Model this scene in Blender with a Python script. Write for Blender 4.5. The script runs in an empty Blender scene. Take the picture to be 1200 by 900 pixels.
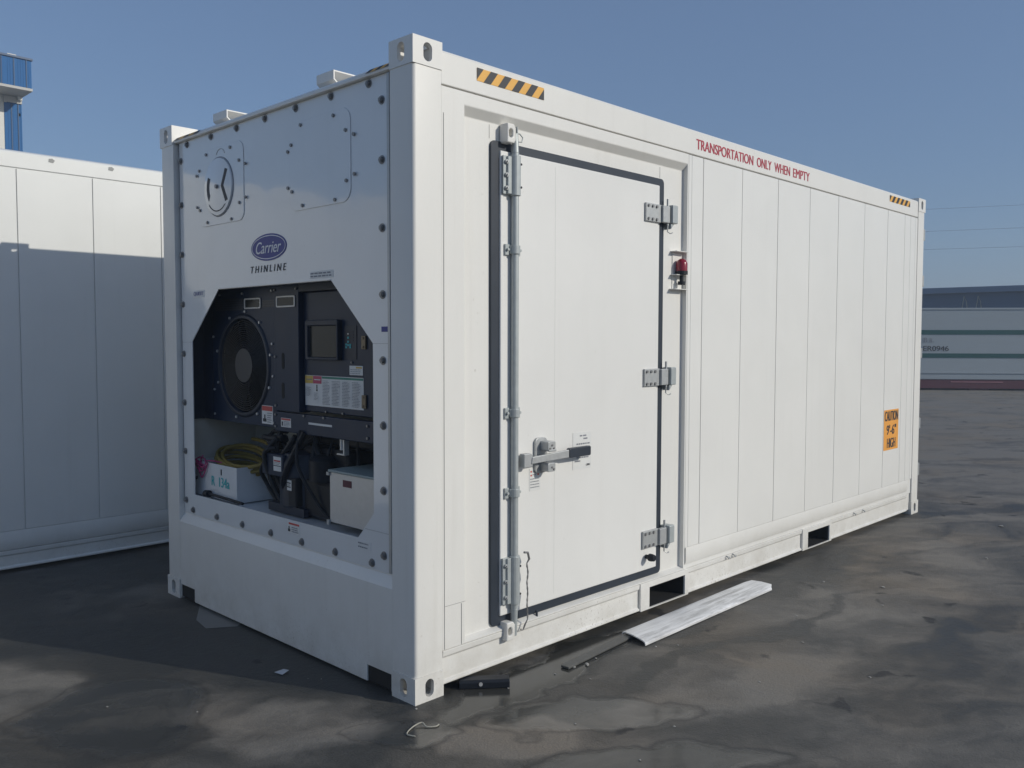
import bpy, bmesh, math, random
from mathutils import Vector, Matrix
random.seed(7)
R = math.radians
sc = bpy.context.scene
col = sc.collection

# ------------------------------------------------------------------ camera
cam_d = bpy.data.cameras.new('camera')
cam = bpy.data.objects.new('camera', cam_d); col.objects.link(cam)
yaw, pit, rol = 0.770753, -0.0508088, 0.0019011
f = Vector((math.cos(yaw)*math.cos(pit), math.sin(yaw)*math.cos(pit), math.sin(pit)))
r = Vector((math.sin(yaw), -math.cos(yaw), 0)); u = r.cross(f)
r2 = r*math.cos(rol)+u*math.sin(rol); u2 = -r*math.sin(rol)+u*math.cos(rol)
mw = Matrix((r2, u2, -f)).transposed().to_4x4(); mw.translation = Vector((-2.39595, -2.91457, 1.60571))
cam.matrix_world = mw
cam_d.sensor_width = 36; cam_d.lens = 1021.42/1200*36
cam_d.clip_start = 0.05; cam_d.clip_end = 2000
sc.camera = cam

# ------------------------------------------------------------------ sky, sun, exposure
SUNDIR = Vector((-.449, 1, -.524)).normalized()        # the way the light travels
w = bpy.data.worlds.new('World'); sc.world = w; w.use_nodes = True
wn = w.node_tree.nodes
sky = wn.new('ShaderNodeTexSky'); sky.sky_type = 'NISHITA'; sky.sun_disc = False
sky.sun_elevation = R(25.5); sky.sun_rotation = math.atan2(.449, -1)
sky.air_density = 1.0; sky.dust_density = 1.0; sky.ozone_density = 4.5
hazy = wn.new('ShaderNodeMix'); hazy.data_type = 'RGBA'; hazy.inputs[0].default_value = .50; hazy.inputs[7].default_value = (1.40, 2.10, 3.55, 1)   # thin even haze over the clear sky
tint = wn.new('ShaderNodeMix'); tint.data_type = 'RGBA'; tint.blend_type = 'MULTIPLY'; tint.inputs[0].default_value = 1; tint.inputs[7].default_value = (1.0, .98, .96, 1)
w.node_tree.links.new(sky.outputs[0], tint.inputs[6]); w.node_tree.links.new(tint.outputs[2], hazy.inputs[6]); w.node_tree.links.new(hazy.outputs[2], wn['Background'].inputs[0])
wn['Background'].inputs[1].default_value = .094
sun_d = bpy.data.lights.new('sun', 'SUN'); sun_d.energy = 2.36; sun_d.angle = R(.5); sun_d.color = (1, .955, .85)
sun = bpy.data.objects.new('sun', sun_d); col.objects.link(sun)
sun.rotation_euler = SUNDIR.to_track_quat('-Z', 'Y').to_euler()
vs = sc.view_settings
vs.view_transform = 'Standard'; vs.look = 'None'; vs.exposure = 0.20; vs.gamma = 1; vs.use_curve_mapping = False

# ------------------------------------------------------------------ materials
def nmat(name):
    m = bpy.data.materials.new(name); m.use_nodes = True
    return m, m.node_tree.nodes, m.node_tree.links, m.node_tree.nodes['Principled BSDF']
def N(ns, t, **k):
    n = ns.new(t)
    for a, b in k.items():
        if a in n.inputs: n.inputs[a].default_value = b
        else: setattr(n, a, b)
    return n
def noise(ns, ls, vec, scale, detail=4, rough=.55, dist=0):
    n = N(ns, 'ShaderNodeTexNoise'); n.inputs['Scale'].default_value = scale
    n.inputs['Detail'].default_value = detail; n.inputs['Roughness'].default_value = rough; n.inputs['Distortion'].default_value = dist
    ls.new(vec, n.inputs['Vector']); return n.outputs['Fac']
def math_n(ns, ls, op, a, b=None, clamp=False):
    n = N(ns, 'ShaderNodeMath', operation=op); n.use_clamp = clamp
    for i, x in enumerate((a, b)):
        if x is None: continue
        if isinstance(x, (int, float)): n.inputs[i].default_value = x
        else: ls.new(x, n.inputs[i])
    return n.outputs[0]
def ramp(ns, ls, fac, stops):
    n = N(ns, 'ShaderNodeValToRGB'); cr = n.color_ramp
    while len(cr.elements) > 1: cr.elements.remove(cr.elements[-1])
    for i, (p, c) in enumerate(stops):
        e = cr.elements[0] if i == 0 else cr.elements.new(p)
        e.position = p; e.color = (c, c, c, 1) if isinstance(c, (int, float)) else (*c, 1)
    ls.new(fac, n.inputs[0]); return n.outputs[0]
def mixc(ns, ls, fac, a, b, mode='MIX'):
    n = N(ns, 'ShaderNodeMix', data_type='RGBA', blend_type=mode)
    for s, x in ((0, fac), (6, a), (7, b)):
        if isinstance(x, (int, float)): n.inputs[s].default_value = x
        elif isinstance(x, tuple): n.inputs[s].default_value = (*x, 1)
        else: ls.new(x, n.inputs[s])
    return n.outputs[2]
def bump(ns, ls, h, strength, dist, bs):
    n = N(ns, 'ShaderNodeBump'); n.inputs['Strength'].default_value = strength; n.inputs['Distance'].default_value = dist
    ls.new(h, n.inputs['Height']); ls.new(n.outputs[0], bs.inputs['Normal'])

def flat(name, c, rough=.5, metal=0, var=.08, scale=9, coat=0):
    m, ns, ls, bs = nmat(name)
    tc = N(ns, 'ShaderNodeTexCoord').outputs['Object']
    v = noise(ns, ls, tc, scale, 5, .6)
    lo = tuple(x*(1-var) for x in c); hi = tuple(min(1, x*(1+var)) for x in c)
    ls.new(mixc(ns, ls, v, lo, hi), bs.inputs['Base Color'])
    ls.new(ramp(ns, ls, v, [(0, max(.02, rough-.08)), (1, min(1, rough+.08))]), bs.inputs['Roughness'])
    bs.inputs['Metallic'].default_value = metal; bs.inputs['Coat Weight'].default_value = coat
    return m

def white_paint(name, base, rough, wobble=0, wob_scale=2.2, grime=1.0, coat=0, dirt_z=.5):
    m, ns, ls, bs = nmat(name)
    geo = N(ns, 'ShaderNodeNewGeometry').outputs['Position']
    big = noise(ns, ls, geo, 1.3, 5, .6, .4)
    c1 = mixc(ns, ls, ramp(ns, ls, big, [(.3, 0.0), (.75, 1.0)]), tuple(x*.935 for x in base), base)
    # thin vertical run marks
    mp = N(ns, 'ShaderNodeMapping'); mp.inputs['Scale'].default_value = (14, 14, .7); ls.new(geo, mp.inputs[0])
    runs = noise(ns, ls, mp.outputs[0], 1.0, 4, .6)
    runf = math_n(ns, ls, 'MULTIPLY', ramp(ns, ls, runs, [(.56, 0.0), (.75, 1.0)]), .10*grime)
    c2 = mixc(ns, ls, runf, c1, (.42, .39, .33))
    # grime near the bottom and speckles
    sep = N(ns, 'ShaderNodeSeparateXYZ'); ls.new(geo, sep.inputs[0])
    low = ramp(ns, ls, math_n(ns, ls, 'DIVIDE', sep.outputs[2], dirt_z), [(0, 1.0), (.45, .35), (1, 0.0)])
    dn = noise(ns, ls, geo, 6, 6, .7)
    lowf = math_n(ns, ls, 'MULTIPLY', math_n(ns, ls, 'MULTIPLY', low, ramp(ns, ls, dn, [(.35, 0.0), (.7, 1.0)])), .42*grime)
    c3 = mixc(ns, ls, lowf, c2, (.34, .30, .23))
    sp = noise(ns, ls, geo, 42, 2, .5)
    spf = math_n(ns, ls, 'MULTIPLY', ramp(ns, ls, sp, [(.73, 0.0), (.78, 1.0)]), .30*grime)
    c4 = mixc(ns, ls, spf, c3, (.38, .34, .28))
    ch = noise(ns, ls, geo, 85, 3, .6)
    chf = math_n(ns, ls, 'MULTIPLY', math_n(ns, ls, 'MULTIPLY', ramp(ns, ls, ch, [(.62, 0.0), (.66, 1.0)]), ramp(ns, ls, math_n(ns, ls, 'DIVIDE', sep.outputs[2], .24), [(0, 1.0), (.6, .6), (1, 0.0)])), .55*grime)
    c4 = mixc(ns, ls, math_n(ns, ls, 'MULTIPLY', chf, ramp(ns, ls, big, [(.45, 0.0), (.60, 1.0)])), c4, (.16, .10, .06))
    ls.new(c4, bs.inputs['Base Color'])
    ls.new(ramp(ns, ls, dn, [(.2, max(.02, rough-.04)), (.8, rough+.06)]), bs.inputs['Roughness'])
    bs.inputs['Coat Weight'].default_value = coat
    bs.inputs['Coat Roughness'].default_value = .06
    if wobble:
        wb = noise(ns, ls, geo, wob_scale, 2, .5)
        bump(ns, ls, wb, 1.0, wobble, bs)
        bn = [n for n in ns if n.bl_idname == 'ShaderNodeBump'][0]
        ls.new(bn.outputs[0], bs.inputs['Coat Normal'])
    else:
        bump(ns, ls, noise(ns, ls, geo, 60, 3, .6), .12, .002, bs)
    return m

M = {}
M['white'] = white_paint('white_container_paint', (.80, .785, .745), .40, grime=1.0)
M['wall'] = white_paint('white_wall_panel_paint', (.82, .81, .775), .30, wobble=.007, wob_scale=1.7, grime=.6)
M['leaf'] = white_paint('white_door_paint', (.81, .80, .77), .38, wobble=.003, wob_scale=1.5, grime=.5)
M['panel'] = white_paint('glossy_white_machine_panel', (.78, .79, .79), .14, wobble=.006, wob_scale=2.4, grime=.45, coat=.8, dirt_z=.7)
M['neigh'] = white_paint('white_neighbour_paint', (.80, .80, .77), .34, wobble=.004, wob_scale=1.4, grime=.7)
M['inner'] = flat('cavity_paint', (.55, .54, .49), .5)
M['seal'] = flat('grey_sealant', (.34, .34, .33), .7)
M['faint'] = flat('pale_sealant', (.60, .60, .58), .6)
M['rubber'] = flat('dark_door_rubber', (.022, .030, .044), .45, var=.12)
M['black'] = flat('black_plastic', (.009, .012, .018), .5); M['black'].node_tree.nodes['Principled BSDF'].inputs['Specular IOR Level'].default_value = .3
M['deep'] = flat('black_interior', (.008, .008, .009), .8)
M['navy'] = flat('dark_navy_machine_paint', (.010, .023, .052), .38, var=.12); M['navy'].node_tree.nodes['Principled BSDF'].inputs['Specular IOR Level'].default_value = .28
M['navy2'] = flat('dark_navy_machine_shade', (.008, .016, .034), .5, var=.12)
M['galv'] = flat('galvanised_steel', (.42, .45, .45), .45, metal=.25, var=.16, scale=30)
M['galvd'] = flat('dull_zinc_plate', (.45, .46, .46), .5, metal=.5, var=.15, scale=40)
M['bolt'] = flat('zinc_bolt', (.24, .235, .23), .45, metal=.35, var=.2, scale=60)
M['alu'] = flat('brushed_aluminium', (.55, .55, .54), .38, metal=.35, var=.1, scale=25)
M['greenlid'] = flat('grey_green_lid', (.30, .36, .35), .5)
M['yellow'] = flat('hazard_yellow', (.80, .42, .07), .5)
M['hblack'] = flat('hazard_black', (.02, .022, .028), .5)
M['red'] = flat('red_lettering', (.42, .035, .06), .55)
M['orange'] = flat('orange_label', (.82, .36, .06), .55)
M['ink'] = flat('dark_ink', (.03, .033, .04), .6)
M['ink2'] = flat('grey_ink', (.22, .23, .26), .6)
M['sticker'] = flat('white_sticker', (.72, .72, .70), .5)
M['stk_red'] = flat('red_sticker', (.55, .07, .06), .5)
M['stk_yel'] = flat('yellow_sticker', (.62, .42, .08), .5)
M['stk_pink'] = flat('crimson_sticker', (.50, .05, .12), .5)
M['stk_green'] = flat('green_sticker', (.03, .22, .16), .5)
M['logo'] = flat('logo_blue', (.028, .040, .25), .5)
M['letter_w'] = flat('logo_white', (.75, .75, .78), .4)
M['teal'] = flat('teal_marking', (.05, .42, .44), .55)
M['glass'] = flat('display_glass', (.018, .022, .021), .22); M['glass'].node_tree.nodes['Principled BSDF'].inputs['Specular IOR Level'].default_value = .22
M['lens'] = flat('red_lamp_lens', (.26, .010, .028), .2, coat=.3)
M['cable'] = flat('yellow_power_cable', (.24, .175, .035), .5, var=.2)
M['cord'] = flat('magenta_cord', (.40, .03, .14), .6)
M['hub'] = flat('fan_hub_grey', (.045, .045, .047), .5)
M['guard'] = flat('fan_guard_wire', (.012, .013, .015), .5)
M['brass'] = flat('dull_copper', (.20, .16, .11), .5, metal=.5)
M['blue'] = flat('blue_cladding', (.030, .135, .34), .6, var=.12, scale=.8); M['blue'].node_tree.nodes['Principled BSDF'].inputs['Specular IOR Level'].default_value = .12
M['blued'] = flat('blue_trim', (.03, .075, .16), .5)
M['whitewall'] = flat('white_render', (.72, .71, .66), .7, scale=.6)
M['soffit'] = flat('pale_soffit', (.50, .49, .46), .6)
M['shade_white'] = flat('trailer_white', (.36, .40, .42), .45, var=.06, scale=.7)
M['green'] = flat('green_stripe', (.012, .085, .08), .5)
M['skid'] = flat('dark_red_chassis', (.10, .022, .035), .6)
M['skidlip'] = flat('faded_red_rail', (.36, .16, .18), .6)
M['shed'] = flat('dark_blue_shed_wall', (.07, .115, .185), .7, scale=.3)  # shed wall and fascia colours lightened, distance haze painted in
M['fascia'] = flat('blue_grey_shed_fascia', (.16, .21, .29), .7, scale=.3)
M['wire'] = flat('grey_wire', (.34, .36, .40), .7)
M['stone'] = flat('pale_stone', (.30, .29, .27), .8, scale=80)
M['batten'] = flat('grey_wet_batten', (.085, .085, .08), .5, var=.3, scale=20)
M['string'] = flat('pale_string', (.42, .40, .33), .7)
M['paper'] = flat('pale_paper', (.55, .56, .58), .6)

def plank_mat():
    m, ns, ls, bs = nmat('scuffed_white_trim')
    tc = N(ns, 'ShaderNodeTexCoord').outputs['Object']
    mp = N(ns, 'ShaderNodeMapping'); mp.inputs['Scale'].default_value = (1.6, 16, 16); ls.new(tc, mp.inputs[0])
    a = noise(ns, ls, mp.outputs[0], 1.4, 7, .7, .3)
    b = noise(ns, ls, tc, 1.6, 3, .5)
    k = math_n(ns, ls, 'MULTIPLY', ramp(ns, ls, a, [(.44, 0.0), (.62, 1.0)]), ramp(ns, ls, b, [(.36, .1), (.58, 1.0)]))
    ls.new(mixc(ns, ls, math_n(ns, ls, 'MULTIPLY', k, .60), (.82, .82, .82), (.16, .155, .145)), bs.inputs['Base Color'])
    bs.inputs['Roughness'].default_value = .45
    bump(ns, ls, a, .2, .003, bs)
    return m
M['plank'] = plank_mat()

def mesh_mat():        # perforated sheet: holes are dark dots of the pattern
    m, ns, ls, bs = nmat('perforated_navy_sheet')
    tc = N(ns, 'ShaderNodeTexCoord').outputs['Object']
    v = N(ns, 'ShaderNodeTexVoronoi'); v.inputs['Scale'].default_value = 75; v.inputs['Randomness'].default_value = .12
    ls.new(tc, v.inputs['Vector'])
    k = ramp(ns, ls, v.outputs['Distance'], [(.36, 0.0), (.44, 1.0)])
    ls.new(mixc(ns, ls, k, (.006, .007, .009), (.032, .040, .056)), bs.inputs['Base Color'])
    bs.inputs['Roughness'].default_value = .45
    return m
M['perf'] = mesh_mat()

def ground_mat():
    m, ns, ls, bs = nmat('stained_wet_asphalt')
    geo = N(ns, 'ShaderNodeNewGeometry').outputs['Position']
    def warp(scale, amt, detail=3):
        n = N(ns, 'ShaderNodeTexNoise'); n.inputs['Scale'].default_value = scale; n.inputs['Detail'].default_value = detail
        ls.new(geo, n.inputs['Vector'])
        s = N(ns, 'ShaderNodeVectorMath', operation='SUBTRACT'); ls.new(n.outputs['Color'], s.inputs[0]); s.inputs[1].default_value = (.5, .5, .5)
        k = N(ns, 'ShaderNodeVectorMath', operation='SCALE'); ls.new(s.outputs[0], k.inputs[0]); k.inputs['Scale'].default_value = amt
        return k.outputs[0]
    def add(a, b):
        n = N(ns, 'ShaderNodeVectorMath', operation='ADD'); ls.new(a, n.inputs[0]); ls.new(b, n.inputs[1]); return n.outputs[0]
    wp = add(add(geo, warp(1.6, .55)), warp(7, .12))
    def blob(cx, cy, rx, ry, rot, soft=.55):
        mp = N(ns, 'ShaderNodeMapping', vector_type='TEXTURE')
        mp.inputs['Location'].default_value = (cx, cy, 0); mp.inputs['Rotation'].default_value = (0, 0, R(rot)); mp.inputs['Scale'].default_value = (rx, ry, 1e4)
        ls.new(wp, mp.inputs[0])
        le = N(ns, 'ShaderNodeVectorMath', operation='LENGTH'); ls.new(mp.outputs[0], le.inputs[0])
        mr = N(ns, 'ShaderNodeMapRange', interpolation_type='SMOOTHSTEP')
        mr.inputs['From Min'].default_value = 1+soft*.5; mr.inputs['From Max'].default_value = 1-soft*.5
        ls.new(le.outputs['Value'], mr.inputs['Value']); return mr.outputs[0]
    # broad wet and dry pattern, drawn out along the yard's fall
    mp = N(ns, 'ShaderNodeMapping', vector_type='TEXTURE'); mp.inputs['Rotation'].default_value = (0, 0, R(-36)); mp.inputs['Scale'].default_value = (1.7, .85, 1); ls.new(wp, mp.inputs[0])
    V = mp.outputs[0]
    n1 = noise(ns, ls, V, 1.5, 5, .55, .3)
    n2 = noise(ns, ls, V, .85, 3, .5, .8)
    n3 = noise(ns, ls, V, 4.5, 6, .65, .5)
    light = math_n(ns, ls, 'ADD', math_n(ns, ls, 'MULTIPLY', ramp(ns, ls, n1, [(.36, 0.0), (.64, 1.0)]), .46), math_n(ns, ls, 'MULTIPLY', ramp(ns, ls, n3, [(.3, 0.0), (.7, 1.0)]), .42))
    rid = ramp(ns, ls, math_n(ns, ls, 'ABSOLUTE', math_n(ns, ls, 'SUBTRACT', n2, .5)), [(0, 1.0), (.02, .7), (.07, 0.0)])
    light = math_n(ns, ls, 'SUBTRACT', light, math_n(ns, ls, 'MULTIPLY', rid, .26))
    pud = None
    for cx, cy, rx, ry, rot, s in BLOBS:
        b = math_n(ns, ls, 'MULTIPLY', blob(cx, cy, rx, ry, rot), s)
        light = math_n(ns, ls, 'SUBTRACT', light, b)
        if s >= .42: pud = b if pud is None else math_n(ns, ls, 'MAXIMUM', pud, b)
    light = math_n(ns, ls, 'ADD', light, .12, True)
    grit = noise(ns, ls, geo, 110, 3, .65)
    grit2 = noise(ns, ls, geo, 34, 4, .6)
    warm = noise(ns, ls, wp, .8, 3, .5)
    c = ramp(ns, ls, light, [(0, (.040, .041, .039)), (.30, (.068, .066, .060)), (.65, (.132, .124, .111)), (1, (.205, .190, .167))])
    c = mixc(ns, ls, math_n(ns, ls, 'MULTIPLY', ramp(ns, ls, warm, [(.48, 0.0), (.68, 1.0)]), .5), c, mixc(ns, ls, 1.0, c, (1.14, .98, .80), 'MULTIPLY'))
    c = mixc(ns, ls, math_n(ns, ls, 'MULTIPLY', ramp(ns, ls, grit, [(.35, 0.0), (.70, 1.0)]), .40), c, mixc(ns, ls, 1.0, c, (.55, .55, .55), 'MULTIPLY'))
    c = mixc(ns, ls, math_n(ns, ls, 'MULTIPLY', ramp(ns, ls, grit2, [(.60, 0.0), (.72, 1.0)]), .30), c, mixc(ns, ls, 1.0, c, (1.35, 1.33, 1.28), 'MULTIPLY'))
    pf = ramp(ns, ls, pud, [(.18, 0.0), (.42, 1.0)])
    edge = ramp(ns, ls, pud, [(.08, 0.0), (.16, 1.0), (.24, 0.0)])                     # tide marks round the puddles
    c = mixc(ns, ls, math_n(ns, ls, 'MULTIPLY', edge, .35), c, (.026, .025, .024))
    stain = ramp(ns, ls, noise(ns, ls, wp, 3.0, 3, .5, .4), [(.66, 0.0), (.71, 1.0)])
    c = mixc(ns, ls, math_n(ns, ls, 'MULTIPLY', stain, .75), c, (.016, .016, .018))
    ls.new(c, bs.inputs['Base Color'])
    rg = ramp(ns, ls, light, [(0, .46), (.5, .70), (1.0, .88)])
    rgm = N(ns, 'ShaderNodeMix', data_type='FLOAT'); ls.new(pf, rgm.inputs[0]); ls.new(rg, rgm.inputs[2]); rgm.inputs[3].default_value = .13
    ls.new(rgm.outputs[0], bs.inputs['Roughness'])
    bs.inputs['Specular IOR Level'].default_value = .40
    hb = math_n(ns, ls, 'MULTIPLY', math_n(ns, ls, 'ADD', grit, math_n(ns, ls, 'MULTIPLY', grit2, 1.2)), math_n(ns, ls, 'SUBTRACT', 1.0, math_n(ns, ls, 'MULTIPLY', pf, .93)))
    bump(ns, ls, hb, .45, .007, bs)
    return m
BLOBS = [  # cx, cy, rx, ry, rotation, + wet / - dry, the far one painted sheen
    (-.50, .22, .36, .22, -45, -.55), (-1.03, 1.62, .25, .30, 0, -.30), (.12, -.52, .30, .17, -35, -.50),
    (1.15, -.85, .75, .20, -10, -.28), (2.6, -1.0, 1.2, .30, -8, -.22), (4.2, -.8, 1.6, .40, -5, -.18),
    (-.93, .85, .30, .45, 0, .45), (-.18, -.16, .26, .14, -40, .42), (.85, -.16, .85, .13, 3, .55), (.50, -.62, .42, .20, -38, .50),
    (.30, -1.05, .55, .12, -40, .42), (2.0, -.22, 1.3, .10, 2, .30), (1.9, -.62, 1.3, .05, -6, .30), (3.6, -1.6, 1.8, .10, -14, .25),
    (-.30, 1.3, .55, 1.5, 20, .35), (6.9, -.6, 2.2, .10, -30, .35), (-.6, 3.1, 2.5, .45, 0, .30),
    (20, 1, 13, 9, 0, -.50),  # paler far ground: grazing sheen put into the colour
]
M['ground'] = ground_mat()

# ------------------------------------------------------------------ mesh helpers
class MB:
    def __init__(s): s.bm = bmesh.new(); s.m = 0
    def _f(s, vs):
        fc = s.bm.faces.new(vs); fc.material_index = s.m; return fc
    def box(s, x0, x1, y0, y1, z0, z1):
        v = [s.bm.verts.new((x, y, z)) for x in (x0, x1) for y in (y0, y1) for z in (z0, z1)]
        for q in ((0,1,3,2),(4,6,7,5),(0,4,5,1),(2,3,7,6),(0,2,6,4),(1,5,7,3)): s._f([v[i] for i in q])
        return s
    def prism(s, poly, axis, a0, a1):
        def P(p, a): return {'x': (a, p[0], p[1]), 'y': (p[0], a, p[1]), 'z': (p[0], p[1], a)}[axis]
        A = [s.bm.verts.new(P(p, a0)) for p in poly]; B = [s.bm.verts.new(P(p, a1)) for p in poly]
        s._f(A); s._f(B[::-1]); n = len(poly)
        for i in range(n): s._f([A[i], B[i], B[(i+1) % n], A[(i+1) % n]])
        return s
    def tube(s, pts, rad, seg=10, cap=True):
        pts = [Vector(p) for p in pts]; rings = []
        rads = rad if isinstance(rad, (list, tuple)) else [rad]*len(pts)
        t0 = (pts[1]-pts[0]).normalized(); up = Vector((0, 0, 1)) if abs(t0.z) < .9 else Vector((1, 0, 0))
        n = t0.cross(up).normalized()
        for i, p in enumerate(pts):
            t = ((pts[min(i+1, len(pts)-1)]-pts[max(i-1, 0)])).normalized()
            n = (n-t*n.dot(t)).normalized(); b = t.cross(n)
            rings.append([s.bm.verts.new(p+(n*math.cos(2*math.pi*k/seg)+b*math.sin(2*math.pi*k/seg))*rads[i]) for k in range(seg)])
        for i in range(len(rings)-1):
            for k in range(seg): s._f([rings[i][k], rings[i][(k+1) % seg], rings[i+1][(k+1) % seg], rings[i+1][k]])
        if cap: s._f(rings[0]); s._f(rings[-1][::-1])
        return s
    def ring(s, c, R0, r, axis, seg=40, rs=6):
        c = Vector(c); ax = {'x': (Vector((0,1,0)), Vector((0,0,1)), Vector((1,0,0))), 'z': (Vector((1,0,0)), Vector((0,1,0)), Vector((0,0,1)))}[axis]
        rr = []
        for i in range(seg):
            a = 2*math.pi*i/seg; d = ax[0]*math.cos(a)+ax[1]*math.sin(a)
            rr.append([s.bm.verts.new(c+d*(R0+r*math.cos(2*math.pi*k/rs))+ax[2]*(r*math.sin(2*math.pi*k/rs))) for k in range(rs)])
        for i in range(seg):
            for k in range(rs): s._f([rr[i][k], rr[i][(k+1) % rs], rr[(i+1) % seg][(k+1) % rs], rr[(i+1) % seg][k]])
        return s
    def lathe_x(s, y, z, prof, seg=64):
        rr = [[s.bm.verts.new((x, y+r_*math.cos(2*math.pi*k/seg), z+r_*math.sin(2*math.pi*k/seg))) for k in range(seg)] for x, r_ in prof]
        for i in range(len(rr)-1):
            for k in range(seg): s._f([rr[i][k], rr[i][(k+1) % seg], rr[i+1][(k+1) % seg], rr[i+1][k]])
        return s
    def mesh(s, name):
        bmesh.ops.recalc_face_normals(s.bm, faces=s.bm.faces)
        me = bpy.data.meshes.new(name); s.bm.to_mesh(me); return me
    def build(s, name, mat, parent=None, bevel=0, smooth=False, seg=2):
        me = s.mesh(name)
        for mm in (mat if isinstance(mat, (list, tuple)) else [mat]): me.materials.append(M[mm])
        o = bpy.data.objects.new(name, me); col.objects.link(o)
        if parent is not None: o.parent = parent
        if bevel:
            b = o.modifiers.new('bevel', 'BEVEL'); b.width = bevel; b.segments = seg; b.limit_method = 'ANGLE'; b.angle_limit = R(40); b.harden_normals = False
        if smooth:
            for p in me.polygons: p.use_smooth = True
            me.set_sharp_from_angle(angle=R(40))
        s.bm.free(); return o

def cut(o, cutters):                    # carve openings, bake the result into the mesh
    tmp = []
    for i, c in enumerate(cutters):
        me = c.mesh('cutter'); c.bm.free()
        co = bpy.data.objects.new('cutter', me); col.objects.link(co); tmp.append(co)
        md = o.modifiers.new('cut', 'BOOLEAN'); md.object = co; md.operation = 'DIFFERENCE'; md.solver = 'EXACT'
        o.modifiers.move(len(o.modifiers)-1, i)
    keep = [m for m in o.modifiers if m.type != 'BOOLEAN']
    vis = [(m, m.show_viewport) for m in keep]
    for m in keep: m.show_viewport = False
    dg = bpy.context.evaluated_depsgraph_get(); dg.update()
    nm = bpy.data.meshes.new_from_object(o.evaluated_get(dg))
    old = o.data; nm.name = old.name; o.data = nm
    for m in [m for m in o.modifiers if m.type == 'BOOLEAN']: o.modifiers.remove(m)
    for m, v in vis: m.show_viewport = v
    for co in tmp:
        me = co.data; bpy.data.objects.remove(co); bpy.data.meshes.remove(me)
    return o
def oval(cu, cv, wu, wv, n=24):         # stadium outline
    r = min(wu, wv)/2; pts = []
    for i in range(n):
        a = 2*math.pi*i/n; x, y = r*math.cos(a), r*math.sin(a)
        if wv > wu: y += (wv/2-r)*(1 if math.sin(a) >= 0 else -1)
        else: x += (wu/2-r)*(1 if math.cos(a) >= 0 else -1)
        pts.append((cu+x, cv+y))
    return pts
def circ(cu, cv, ru, rv=None, n=40, a0=0, a1=360):
    rv = rv or ru
    return [(cu+ru*math.cos(R(a0+(a1-a0)*i/n)), cv+rv*math.sin(R(a0+(a1-a0)*i/n))) for i in range(n)]
def rrect(u0, u1, v0, v1, r, n=6):
    pts = []
    for cu, cv, a in ((u1-r, v1-r, 0), (u0+r, v1-r, 90), (u0+r, v0+r, 180), (u1-r, v0+r, 270)):
        for i in range(n+1): pts.append((cu+r*math.cos(R(a+90*i/n)), cv+r*math.sin(R(a+90*i/n))))
    return pts
def thing(name, label, cat, loc=(0, 0, 0), group=None):
    o = bpy.data.objects.new(name, None); col.objects.link(o); o.location = loc; o.empty_display_size = .2
    o['label'] = label; o['category'] = cat
    if group: o['group'] = group
    return o
def tag(o, label, cat, group=None):
    o['label'] = label; o['category'] = cat
    if group: o['group'] = group
    return o
def group_part(name, parent):
    return MB
def copy_part(o, parent, dx=0, dy=0, dz=0):
    c = o.copy(); col.objects.link(c); c.parent = parent; c.location = o.location+Vector((dx, dy, dz)); return c

def pegs(name, mat, parent, spots, make, bevel=0):
    """one object per bolt, screw or rivet: the first is made, the rest are copies of it"""
    o = None
    for p in spots:
        if o is None: o = make().build(name, mat, parent, bevel=bevel); c = o
        else: c = o.copy(); col.objects.link(c); c.parent = parent
        c.location = p
def stud(d, *steps, seg=8):
    """short turned stud along direction d: steps of (start, end, radius)"""
    def mk():
        b = MB(); D = Vector(d)
        for a, e, rr in steps: b.tube([D*a, D*e], rr, seg)
        return b
    return mk
def text_mesh(body, wid, hei, shear=0, bold=0):
    cu = bpy.data.curves.new('lettering', 'FONT'); cu.body = body; cu.shear = shear; cu.offset = bold
    to = bpy.data.objects.new('lettering', cu); col.objects.link(to)
    dg = bpy.context.evaluated_depsgraph_get(); dg.update()
    me = bpy.data.meshes.new_from_object(to.evaluated_get(dg))
    bpy.data.objects.remove(to); bpy.data.curves.remove(cu)
    xs = [v.co.x for v in me.vertices]; ys = [v.co.y for v in me.vertices]
    x0, x1, y0, y1 = min(xs), max(xs), min(ys), max(ys)
    for v in me.vertices: v.co = Vector(((v.co.x-x0)/(x1-x0)*wid, (v.co.y-y0)/(y1-y0)*hei, 0))
    return me
FR = {'side': (Vector((1, 0, 0)), Vector((0, 0, 1)), Vector((0, -1, 0))),
      'end': (Vector((0, -1, 0)), Vector((0, 0, 1)), Vector((-1, 0, 0)))}
def text(name, body, wid, hei, origin, frame, mat, parent, shear=0, bold=0, extra=()):
    """lettering laid on a surface; origin is its bottom left corner"""
    a, b, n = FR[frame] if isinstance(frame, str) else frame
    me = text_mesh(body, wid, hei, shear)
    O = Vector(origin)
    if bold:                       # heavier strokes: the same outline laid three times, a hair apart
        bm = bmesh.new(); 
        for k, dx in enumerate((-1, 0, 1)):
            n0 = len(bm.verts); bm.from_mesh(me); bm.verts.ensure_lookup_table()
            for v in bm.verts[n0:]: v.co.x += dx*bold*hei; v.co.z += .00012*k
        bm.to_mesh(me); bm.free()
    for v in me.vertices: v.co = O+a*v.co.x+b*v.co.y+n*v.co.z
    me.name = name; me.materials.clear(); me.materials.append(M[mat])
    for p in me.polygons: p.material_index = 0
    o = bpy.data.objects.new(name, me); col.objects.link(o); o.parent = parent
    return o
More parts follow.
